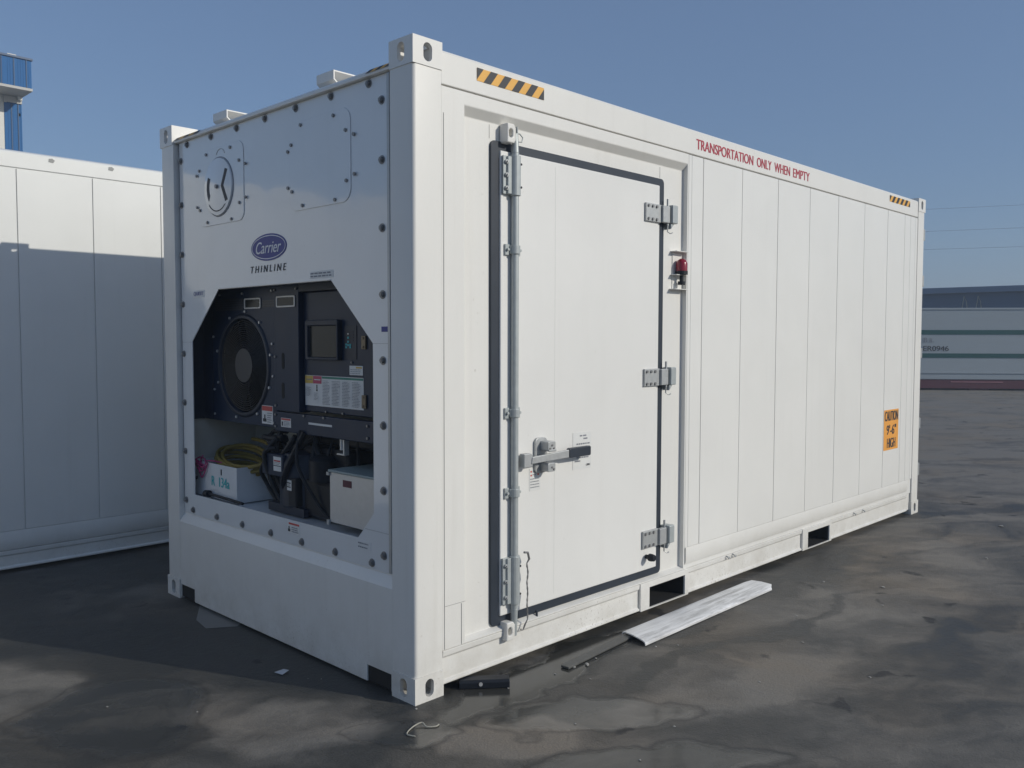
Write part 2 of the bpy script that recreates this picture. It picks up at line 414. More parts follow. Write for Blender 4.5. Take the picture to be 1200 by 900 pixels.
def decal(name, frame, origin, W, H, prints, mats, parent, th=.0012, r=None):
    """a sticker W x H whose bottom left corner is at origin; prints = (u0,u1,v0,v1,material slot) patches on it"""
    a, b, n = FR[frame] if isinstance(frame, str) else frame
    O = Vector(origin); bm = MB()
    def quad(u0, u1, v0, v1, d, m):
        bm.m = m
        bm._f([bm.bm.verts.new(O+a*uu+b*vv+n*d) for uu, vv in ((u0, v0), (u1, v0), (u1, v1), (u0, v1))])
    bm.m = 0
    A = [bm.bm.verts.new(O+a*uu+b*vv) for uu, vv in ((0, 0), (W, 0), (W, H), (0, H))]
    B = [bm.bm.verts.new(O+a*uu+b*vv+n*th) for uu, vv in ((0, 0), (W, 0), (W, H), (0, H))]
    bm._f(A[::-1]); bm._f(B)
    for i in range(4): bm._f([A[i], A[(i+1) % 4], B[(i+1) % 4], B[i]])
    for k, (u0, u1, v0, v1, m) in enumerate(prints): quad(u0, u1, v0, v1, th+.0008+.00002*k, m)
    me = bpy.data.meshes.new(name); bm.bm.to_mesh(me); bm.bm.free()
    for mm in mats: me.materials.append(M[mm])
    o = bpy.data.objects.new(name, me); col.objects.link(o); o.parent = parent; return o
def scribble(u0, u1, v0, v1, rows, slot, seed=0, fill=.45, jag=.25):
    rg = random.Random(seed); out = []; st = (v1-v0)/rows
    for i in range(rows):
        vv = v1-(i+1)*st; x = u0; end = u1-(u1-u0)*jag*rg.random()
        while x < end:
            wd = (u1-u0)*(.06+.12*rg.random()); out.append((x, min(x+wd, end), vv+st*(1-fill)/2, vv+st*(1+fill)/2, slot)); x += wd+(u1-u0)*.035
    return out

# ------------------------------------------------------------------ ground
g = MB(); g.bm.faces.new([g.bm.verts.new(p) for p in ((-400, -400, 0), (400, -400, 0), (400, 400, 0), (-400, 400, 0))])
gr = g.build('ground', 'ground'); gr['kind'] = 'structure'

# ------------------------------------------------------------------ haze
hz_m = bpy.data.materials.new('thin_yard_haze'); hz_m.use_nodes = True
hn = hz_m.node_tree.nodes; hn.remove(hn['Principled BSDF'])
pv = hn.new('ShaderNodeVolumePrincipled'); pv.inputs['Color'].default_value = (.74, .86, 1.0, 1); pv.inputs['Density'].default_value = .0036
hz_m.node_tree.links.new(pv.outputs[0], hn['Material Output'].inputs['Volume'])
M['haze'] = hz_m
hzo = MB().box(-402, 402, -402, 402, -1.0, 12.2).build('haze', 'haze'); hzo['kind'] = 'stuff'

# ------------------------------------------------------------------ shared container pieces
L, W, H = 6.058, 2.438, 2.896
def casting(parent, x0, x1, y0, y1, z0, z1, endface, sideface, both=True):
    """hollow corner fitting with a slot in its end face, its side face and its top or bottom"""
    o = MB().box(x0, x1, y0, y1, z0, z1).build('corner_casting', 'white', parent, bevel=.011, seg=3)
    cs = [MB().box(x0+.02, x1-.02, y0+.02, y1-.02, z0+.02, z1-.018)]
    zc = (z0+z1)/2
    ex = x0-.05 if endface == 'lo' else x1-.06
    cs.append(MB().prism(oval((y0+y1)/2, zc, .050, .084), 'x', ex, ex+.11))
    sy = y0-.05 if sideface == 'lo' else y1-.06
    cs.append(MB().prism(oval((x0+x1)/2, zc, .050, .080), 'y', sy, sy+.11))
    cs.append(MB().prism(oval((x0+x1)/2, (y0+y1)/2, .110, .062), 'z', z1-.05 if z0 > 1 else z0-.05, z1+.05 if z0 > 1 else z0+.05))
    return cut(o, cs)

# ================================================================== THE REFRIGERATED CONTAINER
C = thing('refrigerated_container', 'white refrigerated container with side door and dark cooling machine in its end wall', 'container')
E_ = .004
for (x0, x1, ef) in ((-E_, .162, 'lo'), (L-.166, L+E_, 'hi')):
    for (y0, y1, sf) in ((-E_, .160, 'lo'), (W-.160, W+E_, 'hi')):
        for (z0, z1) in ((0.0, .118), (H-.118, H)):
            casting(C, x0, x1, y0, y1, z0, z1, ef, sf)
def post(x0, x1, y0, y1, px, py):
    rr = .018; pts = []
    def corner(cx, cy, sx, sy, rounded):
        if not rounded: return [(cx, cy)]
        return [(cx-sx*rr+sx*rr*math.cos(R(a)), cy-sy*rr+sy*rr*math.sin(R(a))) for a in (0, 22, 45, 67, 90)]
    P = corner(x1, y1, 1, 1, px > 0 and py > 0)
    P += corner(x0, y1, -1, 1, px < 0 and py > 0)[::-1] if (px < 0 and py > 0) else [(x0, y1)]
    P += corner(x0, y0, -1, -1, px < 0 and py < 0)
    P += corner(x1, y0, 1, -1, px > 0 and py < 0)[::-1] if (px > 0 and py < 0) else [(x1, y0)]
    return MB().prism(P, 'z', .1185, H-.1185).build('corner_post', 'white', C, smooth=True)
post(0, .158, 0, .158, -1, -1); post(0, .158, W-.168, W, -1, 1)
post(L-.160, L, 0, .158, 1, -1); post(L-.160, L, W-.158, W, 1, 1)
# roof, rails
MB().box(.06, L-.06, .09, W-.09, 2.70, 2.80).build('roof', 'white', C)
tr = MB().prism([(.003, 2.722), (.003, 2.858), (.012, 2.870), (.088, 2.870), (.088, 2.722)], 'x', .1605, L-.1645).build('top_rail', 'white', C, bevel=.004)
MB().prism([(W-.088, 2.720), (W-.088, 2.870), (W, 2.870), (W, 2.720)], 'x', .1605, L-.1645).build('top_rail', 'white', C, bevel=.004)
fh = MB().prism([(.006, 2.787), (.006, 2.802), (.018, 2.815), (.10, 2.815), (.10, 2.787)], 'y', .1625, W-.1625).build('end_header', 'white', C, bevel=.003)
MB().prism([(L-.10, 2.70), (L-.10, 2.86), (L, 2.86), (L, 2.70)], 'y', .1625, W-.1625).build('end_header', 'white', C)
# hazard tape
def hazard(u0, u1, v0, v1, parent, n=5, slant=.6):
    b = MB(); wd = (u1-u0)
    def cl(u): return min(max(u, u0), u1)
    hgt = v1-v0; y = .003-.0014; pitch = wd/(n-.1)
    b.m = 0; b.box(u0, u1, y, .003-.0002, v0, v1)
    b.m = 1
    for i in range(n+1):
        a = u0+i*pitch-pitch*.05; c = a+pitch*.5; s = pitch*.5
        # a band leaning right: bottom edge [a, c] shifts by s at the top, clipped to the tape
        def clipx(poly, x, keep):
            out = []
            for k in range(len(poly)):
                p, q = poly[k], poly[(k+1) % len(poly)]
                ip, iq = (p[0]-x)*keep >= 0, (q[0]-x)*keep >= 0
                if ip: out.append(p)
                if ip != iq:
                    t = (x-p[0])/(q[0]-p[0]); out.append((x, p[1]+t*(q[1]-p[1])))
            return out
        pl = clipx(clipx([(a-s, v0), (c-s, v0), (c, v1), (a, v1)], u0, 1), u1, -1) if (c > u0 and a-s < u1) else []
        if len(pl) > 2: b._f([b.bm.verts.new((p[0], y-.0010, p[1])) for p in pl])
    return b.build('hazard_marking', ['yellow', 'hblack'], parent)
hazard(.375, .828, 2.780, 2.838, tr); hazard(5.225, 5.690, 2.790, 2.842, tr)
for (a, b_) in ((.165, .34), (1.96, 2.27)):
    hz = MB(); hz.m = 0
    n = 5; st = (b_-a)/n
    for i in range(n):
        hz.m = i % 2
        hz._f([hz.bm.verts.new(p) for p in ((.0166-.0145, a+i*st, 2.7995), (.0166-.0145, a+(i+1)*st, 2.7995), (.0166-.0155+.0145, a+(i+1)*st-.02, 2.815+.0015), (.0166-.0155+.0145, a+i*st-.02, 2.815+.0015))])
    hz.build('hazard_marking', ['hblack', 'yellow'], fh)
for word, u0, u1 in (('TRANSPORTATION', 2.204, 2.890), ('ONLY', 2.941, 3.138), ('WHEN', 3.183, 3.409), ('EMPTY', 3.458, 3.712)):
    text('lettering', word, u1-u0, .062, (u0, .0018, 2.758), 'side', 'red', tr, bold=.04)
# roof lashing brackets: folded channel pieces
def roof_bracket(y0, y1):
    t = .006
    P = [(.05, 2.817), (.05, 2.893), (.20, 2.893), (.19, 2.868), (.184, 2.868), (.190, 2.887), (.056, 2.887), (.056, 2.855), (.095, 2.8225), (.16, 2.8225), (.16, 2.8165), (.092, 2.8165), (.05, 2.850)]
    P = [(.05, 2.852), (.05, 2.895), (.20, 2.895), (.20, 2.868), (.194, 2.868), (.194, 2.889), (.056, 2.889), (.056, 2.855), (.096, 2.823), (.17, 2.823), (.17, 2.817), (.094, 2.817)]
    return MB().prism(P, 'y', y0, y1).build('roof_bracket', 'white', C)
roof_bracket(.655, .80); roof_bracket(1.70, 1.86)

# ------------------------------------------------------------------ long side: door section
fr = MB().box(.1605, 2.124, .003, .060, .202, 2.716).build('door_frame', 'white', C, bevel=.003)
rec = MB()     # recess with sloped header and sill
rec.prism([(-.02, .2075), (.000, .2075), (.036, .222), (.036, 2.618), (.000, 2.660), (-.02, 2.660)], 'x', .300, 2.112)
cut(fr, [rec])
# seams on the plain strip beside the corner post
for q in ((.1722, .1748, .0012, .0032, .205, 2.60), (.1748, .300, .0012, .0032, .4005, .4022), (.2760, .2780, .0008, .0032, .205, .3960), (.4850, .4868, .0345, .0365, 2.545, 2.608), (1.870, 1.8720, .0345, .0365, 2.545, 2.608)):
    MB().box(*q).build('sealant_seam', 'seal', fr)
# door: gasket ring, leaf
Dr = MB().box(.5405, 1.8425, .0135, .0340, .2705, 2.4955).build('side_door', 'leaf', C, bevel=.006, seg=3)
Dr['label'] = 'white insulated personnel door with black rubber gasket'
gk = MB().prism(rrect(.486, 1.900, .2245, 2.5390, .028), 'y', .0235, .0355).build('gasket', 'rubber', Dr, bevel=.004)
cut(gk, [MB().prism(rrect(.5425, 1.8405, .2725, 2.4935, .03), 'y', 0, .06)])
MB().box(  .9300, .9308, .0130, .0140, .30, 2.47).build('leaf_seam', 'faint', Dr)
# locking bar
rx, ry = .617, -.007
lb = MB().tube([(rx, ry, .30), (rx, ry, 2.49)], .0185, 20).build('locking_bar', 'galv', C, smooth=True)
lb['label'] = 'galvanised vertical locking bar'
MB().tube([(rx, ry, 2.4905), (rx, ry, 2.535), (rx, ry, 2.60)], [.018, .016, .012], 16).box(rx-.030, rx-.010, ry-.012, ry+.030, 2.545, 2.568).tube([(rx+.012, ry, 2.545), (rx+.045, ry, 2.548), (rx+.052, ry, 2.57), (rx+.03, ry, 2.585), (rx+.01, ry, 2.583)], .0035, 6).box(rx-.008, rx-.003, ry-.022, ry, 2.58, 2.61).build('bar_cam', 'galv', lb, bevel=.002)
MB().tube([(rx, ry, .299), (rx, ry, .26), (rx, ry, .165)], [.018, .016, .013], 16).box(rx-.035, rx-.010, ry-.012, ry+.030, .205, .228).build('bar_cam', 'galv', lb, bevel=.002)
# bar keepers: D shaped eyes on the frame
def keeper(zc, sgn):
    P = [(-.030, -.045), (.020, -.045), (.034, -.028), (.034, .028), (.020, .045), (-.030, .045)]
    b = MB()
    o = MB().prism([(.578+a*.9, zc+c) for a, c in P], 'y', -.022, .034).build('bar_keeper', 'white', fr, bevel=.006, seg=3)
    return cut(o, [MB().prism(oval(.575, zc, .026, .040), 'y', -.03, .018)])
keeper(2.575, 1); keeper(.196, -1)
# guide housings and small clamps
def housing(z0, z1):
    b = MB()
    b.box(rx-.072, rx-.026, .0005, .0120, z0, z1)                                   # foot flange
    P = [(rx+.027*math.cos(R(a)), ry+.027*math.sin(R(a))) for a in range(-180, 181, 20)][:-1]
    b.prism(P, 'z', z0-.004, z1+.004)
    b.box(rx-.050, rx-.020, ry-.004, .0100, z0+.002, z1-.002)
    b.box(rx+.020, rx+.040, ry+.004, .0110, z0+.002, z1-.002)
    o = b.build('bar_housing', 'galv', lb, bevel=.0025)
    pegs('bolt', 'galvd', lb, [(rx-.056, .0003, z0+(z1-z0)*q) for q in (.16, .5, .84)], stud((0, -1, 0), (0, .010, .010), (.0102, .018, .005)))
    pegs('rivet', 'black', lb, [(rx+.0185, ry-.0205, z0+(z1-z0)*q) for q in (.2, .8)], stud((0, -1, 0), (0, .004, .0055)))
housing(2.292, 2.472); housing(.326, .553)
def clamp(zc):
    b = MB(); z0, z1 = zc-.020, zc+.020
    b.box(rx-.055, rx-.027, .0030, .0125, z0-.006, z1+.006).box(rx+.0270, rx+.048, .0030, .0125, z0-.006, z1+.006)
    P = [(rx+.0255*math.cos(R(a)), ry+.0255*math.sin(R(a))) for a in range(-180, 181, 20)][:-1]
    b.prism(P, 'z', z0, z1).box(rx-.029, rx+.029, ry, .0115, z0+.0015, z1-.0015)
    b.tube([(rx-.043, .002, zc), (rx-.043, -.009, zc)], .008, 6).tube([(rx+.039, .002, zc), (rx+.039, -.009, zc)], .008, 6)
    b.build('bar_clamp', 'galv', lb, bevel=.002)
for zc in (2.033, 1.253, .866): clamp(zc)
# chain beside the lower housing
ch = MB(); pts = [(.662, -.030, .570), (.688, -.030, .565), (.700, -.028, .530)]
pts += [(.692-.004*math.sin(i*.9), -.024+.002*math.cos(i), .525-.014*i) for i in range(1, 22)] + [(.676, -.02, .20), (.668, -.018, .182), (.655, -.014, .186)]
ch.tube(pts, [.006 if i < 3 else (.0032 if i % 2 else .005) for i in range(len(pts))], 6).build('safety_chain', 'bolt', lb)
MB().tube([(.808, .030, .238), (.806, .018, .232), (.803, .014, .205)], .006, 8).build('drain_tail', 'rubber', fr)
# handle
hb = MB()
hb.prism([(.652, .985), (.652, 1.052), (.700, 1.052), (.712, 1.040), (.712, .985)], 'y', -.040, -.006)
hb.prism([(.700, 1.000), (.705, 1.034), (.985, 1.046), (.985, 1.006)], 'y', -.0450, -.030)
ho = hb.build('door_handle', 'galvd', C, bevel=.003)
MB().prism(rrect(.978, 1.150, 1.003, 1.053, .010), 'y', -.0500, -.0252).build('handle_grip', 'rubber', ho, bevel=.004)
rt = MB().prism(rrect(.772, .862, .940, 1.118, .026), 'y', -.001, .0130)
rt.prism(rrect(.806, .862, 1.052, 1.102, .010), 'y', -.0560, -.0015).prism(rrect(.806, .862, .950, .994, .010), 'y', -.0560, -.0015)
rt.prism(rrect(.806, .862, 1.050, 1.062, .004), 'y', -.062, -.0565)
rto = rt.build('handle_catch', 'galvd', C, bevel=.003)
pegs('rivet', 'bolt', rto, [(uu, -.0562, vv) for uu, vv in ((.835, 1.082), (.848, 1.066), (.820, 1.066), (.835, .972), (.848, .962))], stud((0, -1, 0), (0, .0038, .0055)))
# hinges
def hinge(z0, z1):
    b = MB()
    b.box(1.692, 1.838, -.0005, .0130, z0, z1)
    b.box(1.838, 1.905, -.016, .010, z0+.003, z1-.003)
    o = b.build('hinge', 'galvd', C, bevel=.003)
    MB().tube([(1.900, -.002, z0-.010), (1.900, -.002, z1+.040)], .0065, 10).tube([(1.900, -.002, z0-.045), (1.900, -.002, z0-.0102)], .004, 8).tube([(1.900, -.002, z0-.046), (1.915, -.012, z0-.056), (1.925, -.02, z0-.05)], .003, 6).build('hinge_pin', 'galvd', o)
    MB().box(1.9150, 1.968, -.030, .0350, z0+.002, z1+.006).prism([(1.9152, z0+.0015), (1.950, z0+.0015), (1.9152, z0-.032)], 'y', -.018, .034).build('hinge_bracket', 'galv', o, bevel=.006)
    pegs('bolt', 'bolt', o, [(uu, -.0007, vv) for uu in (1.712, 1.752, 1.792) for vv in (z0+.014, z1-.016)], stud((0, -1, 0), (0, .0068, .0085), seg=6))
hinge(2.280, 2.383); hinge(1.340, 1.440); hinge(.400, .502)
# emergency release knob
MB().tube([(1.735, .013, .350), (1.735, -.012, .350)], .013, 12).tube([(1.735, -.0121, .350), (1.735, -.030, .350), (1.735, -.050, .350)], [.022, .022, .018], 16).build('release_knob', 'black', Dr, bevel=.003)
# notices on the leaf
pr = []
for (u0, u1, v, seg) in ((.055, .075, .172, 0), (.082, .108, .172, 0), (.085, .118, .156, 0)): pr.append((u0, u1, v, v+.0075, 1))
pr += scribble(.028, .140, .052, .142, 5, 1, 3, .42, .12); pr += scribble(.014, .06, .036, .050, 1, 1, 4, .5, .1)
dn = decal('door_notice', 'side', (1.075, .0130, .925), .150, .195, pr, ['sticker', 'ink2'], C)
text('lettering', 'CIMC', .036, .011, (1.182, .0104, .938), 'side', 'ink', dn, shear=.25, bold=.06)
pr = [(.008, .018, .092, .100, 2), (.008, .018, .073, .081, 2), (.058, .070, .075, .108, 2)] + scribble(.024, .05, .072, .102, 2, 3, 8, .3, .2) + scribble(.006, .074, .010, .066, 4, 3, 9, .30, .1)
decal('warning_sticker', 'side', (.742, .0130, .855), .082, .112, pr, ['sticker', 'ink', 'stk_red', 'ink2'], Dr)
# alarm lamp
al = MB().box(1.985, 2.1115, -.012, .0345, 2.128, 2.1325).box(1.985, 2.1115, -.012, .0345, 1.990, 1.9940).box(1.975, 2.1115, -.012, .0345, 1.905, 1.9095).box(2.004, 2.1115, .0310, .0350, 1.9100, 2.1275).build('alarm_lamp', 'white', C, bevel=.0015)
al['label'] = 'red alarm lamp on small white bracket shelves'
MB().tube([(2.052, -.002, 2.016), (2.052, -.002, 2.060), (2.052, -.002, 2.078), (2.052, -.002, 2.088)], [.034, .034, .027, .012], 20).build('lamp_lens', 'lens', al, smooth=True)
MB().tube([(2.052, -.002, 1.9945), (2.052, -.002, 2.0155)], .036, 20).tube([(2.052, -.002, 1.955), (2.052, -.002, 1.9895)], .012, 12).tube([(2.052, -.002, 1.934), (2.052, -.002, 1.9545)], .022, 14).build('lamp_base', 'black', al)

# ------------------------------------------------------------------ long side: insulated wall
seams = [2.126, 2.161, 2.289, 2.760, 3.248, 3.735, 4.221, 4.717, 5.202, 5.588, 5.725, 5.842, 5.8975]
sw = MB().box(2.1245, L-.1605, .012, .060, .20, 2.716)
for i in range(len(seams)-1):
    gp = .0030 if i not in (0, 1, 10) else .0014
    gq = .0030 if i not in (0, 9, 10) else .0014
    sw.box(seams[i]+gp, seams[i+1]-gq, .0035+.0004*(i % 2), .0115, .334, 2.7145)
swo = sw.build('side_wall', 'wall', C, bevel=.0012, seg=1)
MB().prism([(.0045, .3325), (.0015, .322), (.0010, .285), (.0015, .245), (.0095, .226), (.0115, .226), (.0115, .3325)], 'x', 2.142, 5.795).build('skirting', 'white', C, smooth=True)
ct = decal('caution_label', 'side', (5.215, .0029, .650), .325, .352, [], ['orange'], C)
text('lettering', 'CAUTION', .295, .085, (5.230, .0005, .905), 'side', 'ink', ct, bold=.04)
text('lettering', '9\'-6"', .21, .085, (5.275, .0005, .785), 'side', 'ink', ct, bold=.04)
text('lettering', 'HIGH', .185, .085, (5.290, .0005, .668), 'side', 'ink', ct, bold=.04)

# bottom rail with fork pockets
br = MB()
def rail_run(x0, x1):
    br.prism([(.004, .045), (.004, .055), (.016, .063), (.016, .163), (.006, .172), (.003, .199), (.060, .199), (.060, .045)], 'x', x0, x1)
rail_run(.165, 1.668); rail_run(2.172, 3.705); rail_run(4.212, 5.800)
bro = br.build('bottom_rail', 'white', C, bevel=.003)
MB().box(5.8005, 5.8905, .020, .060, .045, .215).build('rail_end', 'white', bro)
MB().box(.1625, 1.668, .0605, .075, .047, .20).box(2.172, 3.705, .0605, .075, .047, .20).build('rail_web', 'white', bro)
def pocket(x0, x1):
    o = MB().box(x0-.090, x1+.040, -.001, W+.001, .040, .2005).build('fork_pocket', 'white', C, bevel=.005)
    return cut(o, [MB().box(x0, x1, -.1, W+.1, .046, .166)])
pocket(1.760, 2.130); pocket(3.797, 4.164)
for (xa, xb) in ((1.760, 2.130), (3.797, 4.164)):
    MB().box(xa+.0005, xa+.003, .010, .55, .0475, .1645).box(xb-.003, xb-.0005, .010, .55, .0475, .1645).box(xa+.0032, xb-.0032, .010, .55, .1620, .1648).box(xa+.0032, xb-.0032, .55, .553, .0475, .1640).box(xa+.0032, xb-.0032, .010, .55, .0465, .0475).build('pocket_shade', 'deep', C)  # black plates that paint the pocket's inner shade
# underside floor so no light leaks below
MB().box(.20, L-.2, .078, W-.078, .205, .26).build('underframe', 'deep', C)
# lashing rings on the rail
for xx in (2.62, 2.70, 4.62, 4.80):
    MB().tube([(xx, .004, .196), (xx, -.010, .192), (xx+.008, -.013, .180), (xx+.020, -.011, .186)], .005, 8).build('lashing_ring', 'galvd', C)

# rear gear that peeks past the far edge
for z0, z1 in ((2.525, 2.630), (2.102, 2.206), (1.440, 1.534), (.785, .885), (.345, .462)):
    MB().box(L+.0045, L+.030, .002, .10, z0, z1).build('rear_hinge', 'galvd', C, bevel=.003)
MB().box(L-.03, L-.005, .1585, W-.1585, .12, 2.70).build('rear_door', 'white', C)
# far long side
MB().box(.1605, L-.1625, W-.060, W-.006, .045, 2.7195).build('side_wall', 'white', C)

# ------------------------------------------------------------------ end wall with the machine
ew = MB().prism([(0, .014), (0, .484), (.010, .500), (.034, .532), (.034, .60), (.16, .60), (.16, .014)], 'y', .1585, W-.1685).build('end_wall', 'white', C, bevel=.006, seg=3)
cut(ew, [MB().box(-.05, .30, .170, .352, -.02, .092), MB().box(-.05, .30, 2.085, 2.264, -.02, .092), MB().box(.062, .50, .2, W-.2, .50, .70)])
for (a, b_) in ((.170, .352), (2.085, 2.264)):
    MB().box(.007, .158, a+.0015, b_-.0015, .016, .0905).build('slot_shade', 'deep', ew)  # black block filling the slot, painted in for its shade
PX = .030
fp = MB().box(PX, PX+.005, .186, 2.254, .540, 2.785).build('machine_panel', 'panel', C)
fp['label'] = 'glossy white bolted front panel with chamfered opening'
OPEN = [(1.790, 1.890), (.661, 1.890), (.331, 1.587), (.331, .802), (.455, .668), (2.124, .663), (2.124, 1.592)]
cut(fp, [MB().prism(OPEN, 'x', -.1, .1)])
# dark groove behind panel edges
MB().box(PX+.0055, .060, .1590, .1900, .54, 2.786).box(PX+.0055, .060, 2.250, 2.2695, .54, 2.786).box(PX+.0055, .060, .1905, 2.2495, 2.775, 2.7865).build('panel_groove', 'rubber', fp)
# aluminium trim along the top of the opening, folded edge joints, right hand angle trim
MB().box(PX-.006, PX+.030, .664, 1.788, 1.8905, 1.8950).build('opening_trim', 'alu', fp)
for q in ((.208, .331, 1.5862, 1.5878), (2.124, 2.253, 1.5862, 1.5878), (.208, .40, .7195, .7208)):
    MB().box(PX-.0015, PX-.0002, *q).build('panel_joint', 'seal', fp)
MB().box(PX-.012, PX-.0003, .1870, .2070, .545, 2.782).build('edge_trim', 'galvd', fp, bevel=.003)
# panel bolts (each its own piece)
def bolt_mesh():
    b = MB(); b.tube([(-.0002, 0, 0), (-.0030, 0, 0)], .020, 18); b.tube([(-.0032, 0, 0), (-.0125, 0, 0)], .0135, 6); b.tube([(-.0127, 0, 0), (-.015, 0, 0)], .0085, 10)
    return b
bl = [(y, 2.763) for y in (2.147, 1.848, 1.553, 1.253, .957, .648, .349)]
bl += [(.255, z) for z in (2.673, 2.409, 2.107, 1.808, 1.510, 1.214, .915, .616)] + [(2.232, z) for z in (2.677, 2.414, 2.116, 1.816, 1.516, 1.218, .920, .618)]
bl += [(y, .567) for y in (.346, .643, .941, 1.243, 1.547, 1.844, 2.143)]
b0 = None
for (y, z) in bl:
    if b0 is None: b0 = bolt_mesh().build('panel_bolt', 'bolt', fp); o = b0
    else: o = b0.copy(); col.objects.link(o); o.parent = fp
    o.location = (PX, y, z); o.rotation_euler = (random.uniform(0, 1), 0, 0)
# vent cover and access plate
vc = MB().prism(rrect(1.480, 1.995, 2.258, 2.692, .055), 'x', PX-.004, PX-.0003).build('vent_cover', 'panel', C, bevel=.0015)
dome = MB().tube([(PX-.0042, 1.755, 2.468), (PX-.013, 1.755, 2.468), (PX-.0148, 1.755, 2.468)], [.162, .160, .154], 48).build('vent_disc', 'panel', vc, smooth=True)
arc = MB(); xx = PX-.0152
arc.prism(circ(1.755, 2.468, .124, n=12, a0=-36, a1=36)+circ(1.755, 2.468, .096, n=12, a0=32, a1=-32), 'x', xx-.001, xx)
arc.prism([(1.664, 2.560), (1.636, 2.552), (1.684, 2.468), (1.636, 2.384), (1.664, 2.377), (1.713, 2.468)], 'x', xx-.001, xx)
arc.prism(circ(1.755, 2.468, .140, n=16, a0=228, a1=318)+circ(1.755, 2.468, .134, n=16, a0=318, a1=228), 'x', xx-.001, xx)
arc.build('vent_slot', 'ink', vc)
MB().tube([(xx, 1.755, 2.468), (xx-.012, 1.755, 2.468)], .012, 8).build('bolt', 'bolt', vc)
MB().ring((PX-.0044, 1.755, 2.468), .166, .0028, 'x', 56, 6).build('disc_groove', 'ink2', vc)
MB().tube([(PX-.0050, 1.733+.05*math.cos(R(a)), 2.636+.042*math.sin(R(a))) for a in range(20, 165, 12)], .0014, 6).build('scale_arc', 'seal', vc)
def screws(pts, x, parent, r=.009, nm='screw'):
    pegs(nm, 'bolt', parent, [(x, y, z) for (y, z) in pts], stud((-1, 0, 0), (0, .007, r)))
screws([(1.620, 2.669), (1.524, 2.585), (1.457, 2.558), (1.456, 2.377), (1.524, 2.355), (1.615, 2.274), (1.895, 2.279), (1.984, 2.357), (2.019, 2.378), (2.020, 2.561), (1.987, 2.586), (1.900, 2.667)], PX-.0042, vc)
ap = MB().prism(rrect(.490, 1.018, 2.252, 2.692, .065), 'x', PX-.004, PX-.0003).build('access_plate', 'panel', C, bevel=.0015)
screws([(.623, 2.668), (.525, 2.584), (.460, 2.555), (.456, 2.372), (.521, 2.350), (.615, 2.271), (.896, 2.273), (.991, 2.351), (1.028, 2.374), (1.027, 2.556), (.995, 2.585), (.907, 2.671)], PX-.0042, ap)
# oval badge
bd = MB(); bd.m = 0; bd.prism(circ(1.232, 2.091, .178, .071, 56), 'x', PX-.0022, PX-.0003)
def oring(ru, rv, tu, d, m):
    bd.m = m; n = 64
    A = circ(1.232, 2.091, ru, rv, n); B = circ(1.232, 2.091, ru-tu, rv-tu, n)
    va = [bd.bm.verts.new((d, p[0], p[1])) for p in A]; vb = [bd.bm.verts.new((d, p[0], p[1])) for p in B]
    for i in range(n): bd._f([va[i], va[(i+1) % n], vb[(i+1) % n], vb[i]])
oring(.169, .0625, .0045, PX-.0031, 1)
bdo = bd.build('badge', ['logo', 'letter_w'], C); bdo['label'] = 'blue oval badge with white lettering'
text('lettering', 'Carrier', .252, .062, (PX-.0033, 1.358, 2.060), 'end', 'letter_w', bdo, shear=.32, bold=.02)
text('lettering', 'T H I N L I N E', .358, .036, (PX-.0015, 1.419, 1.962), 'end', 'ink', fp, shear=.22, bold=.05)
q = decal('name_sticker', 'end', (PX-.0003, 2.100, 1.853), .140, .040, [], ['sticker'], C)
text('lettering', 'QUEST', .118, .024, (PX-.0026, 2.090, 1.861), 'end', 'logo', q, bold=.05)
decal('small_notice', 'end', (PX-.0003, .842, 1.905), .200, .036, scribble(.006, .194, .004, .032, 2, 1, 5, .5, .12), ['sticker', 'ink2'], fp)
decal('blue_tag', 'end', (PX-.0003, .265, 1.640), .048, .024, [], ['logo'], fp)
decal('hand_warning', 'end', (PX-.0003, 1.075, .598), .115, .058, [(.012, .112, .044, .054, 1), (.004, .026, .006, .020, 2), (.010, .020, .020, .034, 2)]+scribble(.04, .11, .004, .036, 3, 3, 6, .5), ['sticker', 'stk_red', 'ink', 'ink2'], fp)
decal('service_marks', 'end', (PX-.0003, .46, .615), .105, .045, scribble(.006, .10, .004, .040, 2, 1, 12, .35, .3), ['panel', 'ink2'], fp)

# cavity
cv = MB().box(.045, .52, 2.262, 2.2685, .60, 1.95).box(.52, .528, .18, 2.2685, .60, 1.95).box(.045, .52, .1595, .168, .60, 1.95).box(.045, .52, .17, 2.26, 1.93, 1.938)
cvo = cv.build('machine_bay', 'inner', C)
MB().box(.036, .519, .17, 2.26, .630, .648).build('bay_floor', 'panel', cvo)
# machine casing
UX = .160
mc = MB().box(UX, UX+.02, 1.392, 2.258, 1.112, 1.925).build('fan_plate', 'navy', C, bevel=.003)
mc['label'] = 'dark navy fan plate with round grille'
cut(mc, [MB().prism(circ(1.752, 1.452, .272, n=64), 'x', 0, .5)])
MB().lathe_x(1.752, 1.452, [(UX-.0004, .303), (UX-.008, .298), (UX-.012, .288), (UX-.010, .276), (UX-.0004, .2725)]).build('fan_ring', 'navy2', mc, smooth=True)
MB().tube([(UX+.021, 1.752, 1.452), (UX+.15, 1.752, 1.452)], .274, 48, cap=False).prism(circ(1.752, 1.452, .274, n=48), 'x', UX+.15, UX+.155).build('fan_shroud', 'deep', mc)
gd = MB()
for i in range(13): gd.ring((UX+.004, 1.752, 1.452), .112+.0125*i, .0026, 'x', 56, 5)
for k_ in range(6):
    a = R(60*k_+15); gd.tube([(UX+.009, 1.752+.09*math.cos(a), 1.452+.09*math.sin(a)), (UX+.009, 1.752+.272*math.cos(a), 1.452+.272*math.sin(a))], .003, 6)
gd.build('fan_guard', 'guard', mc)
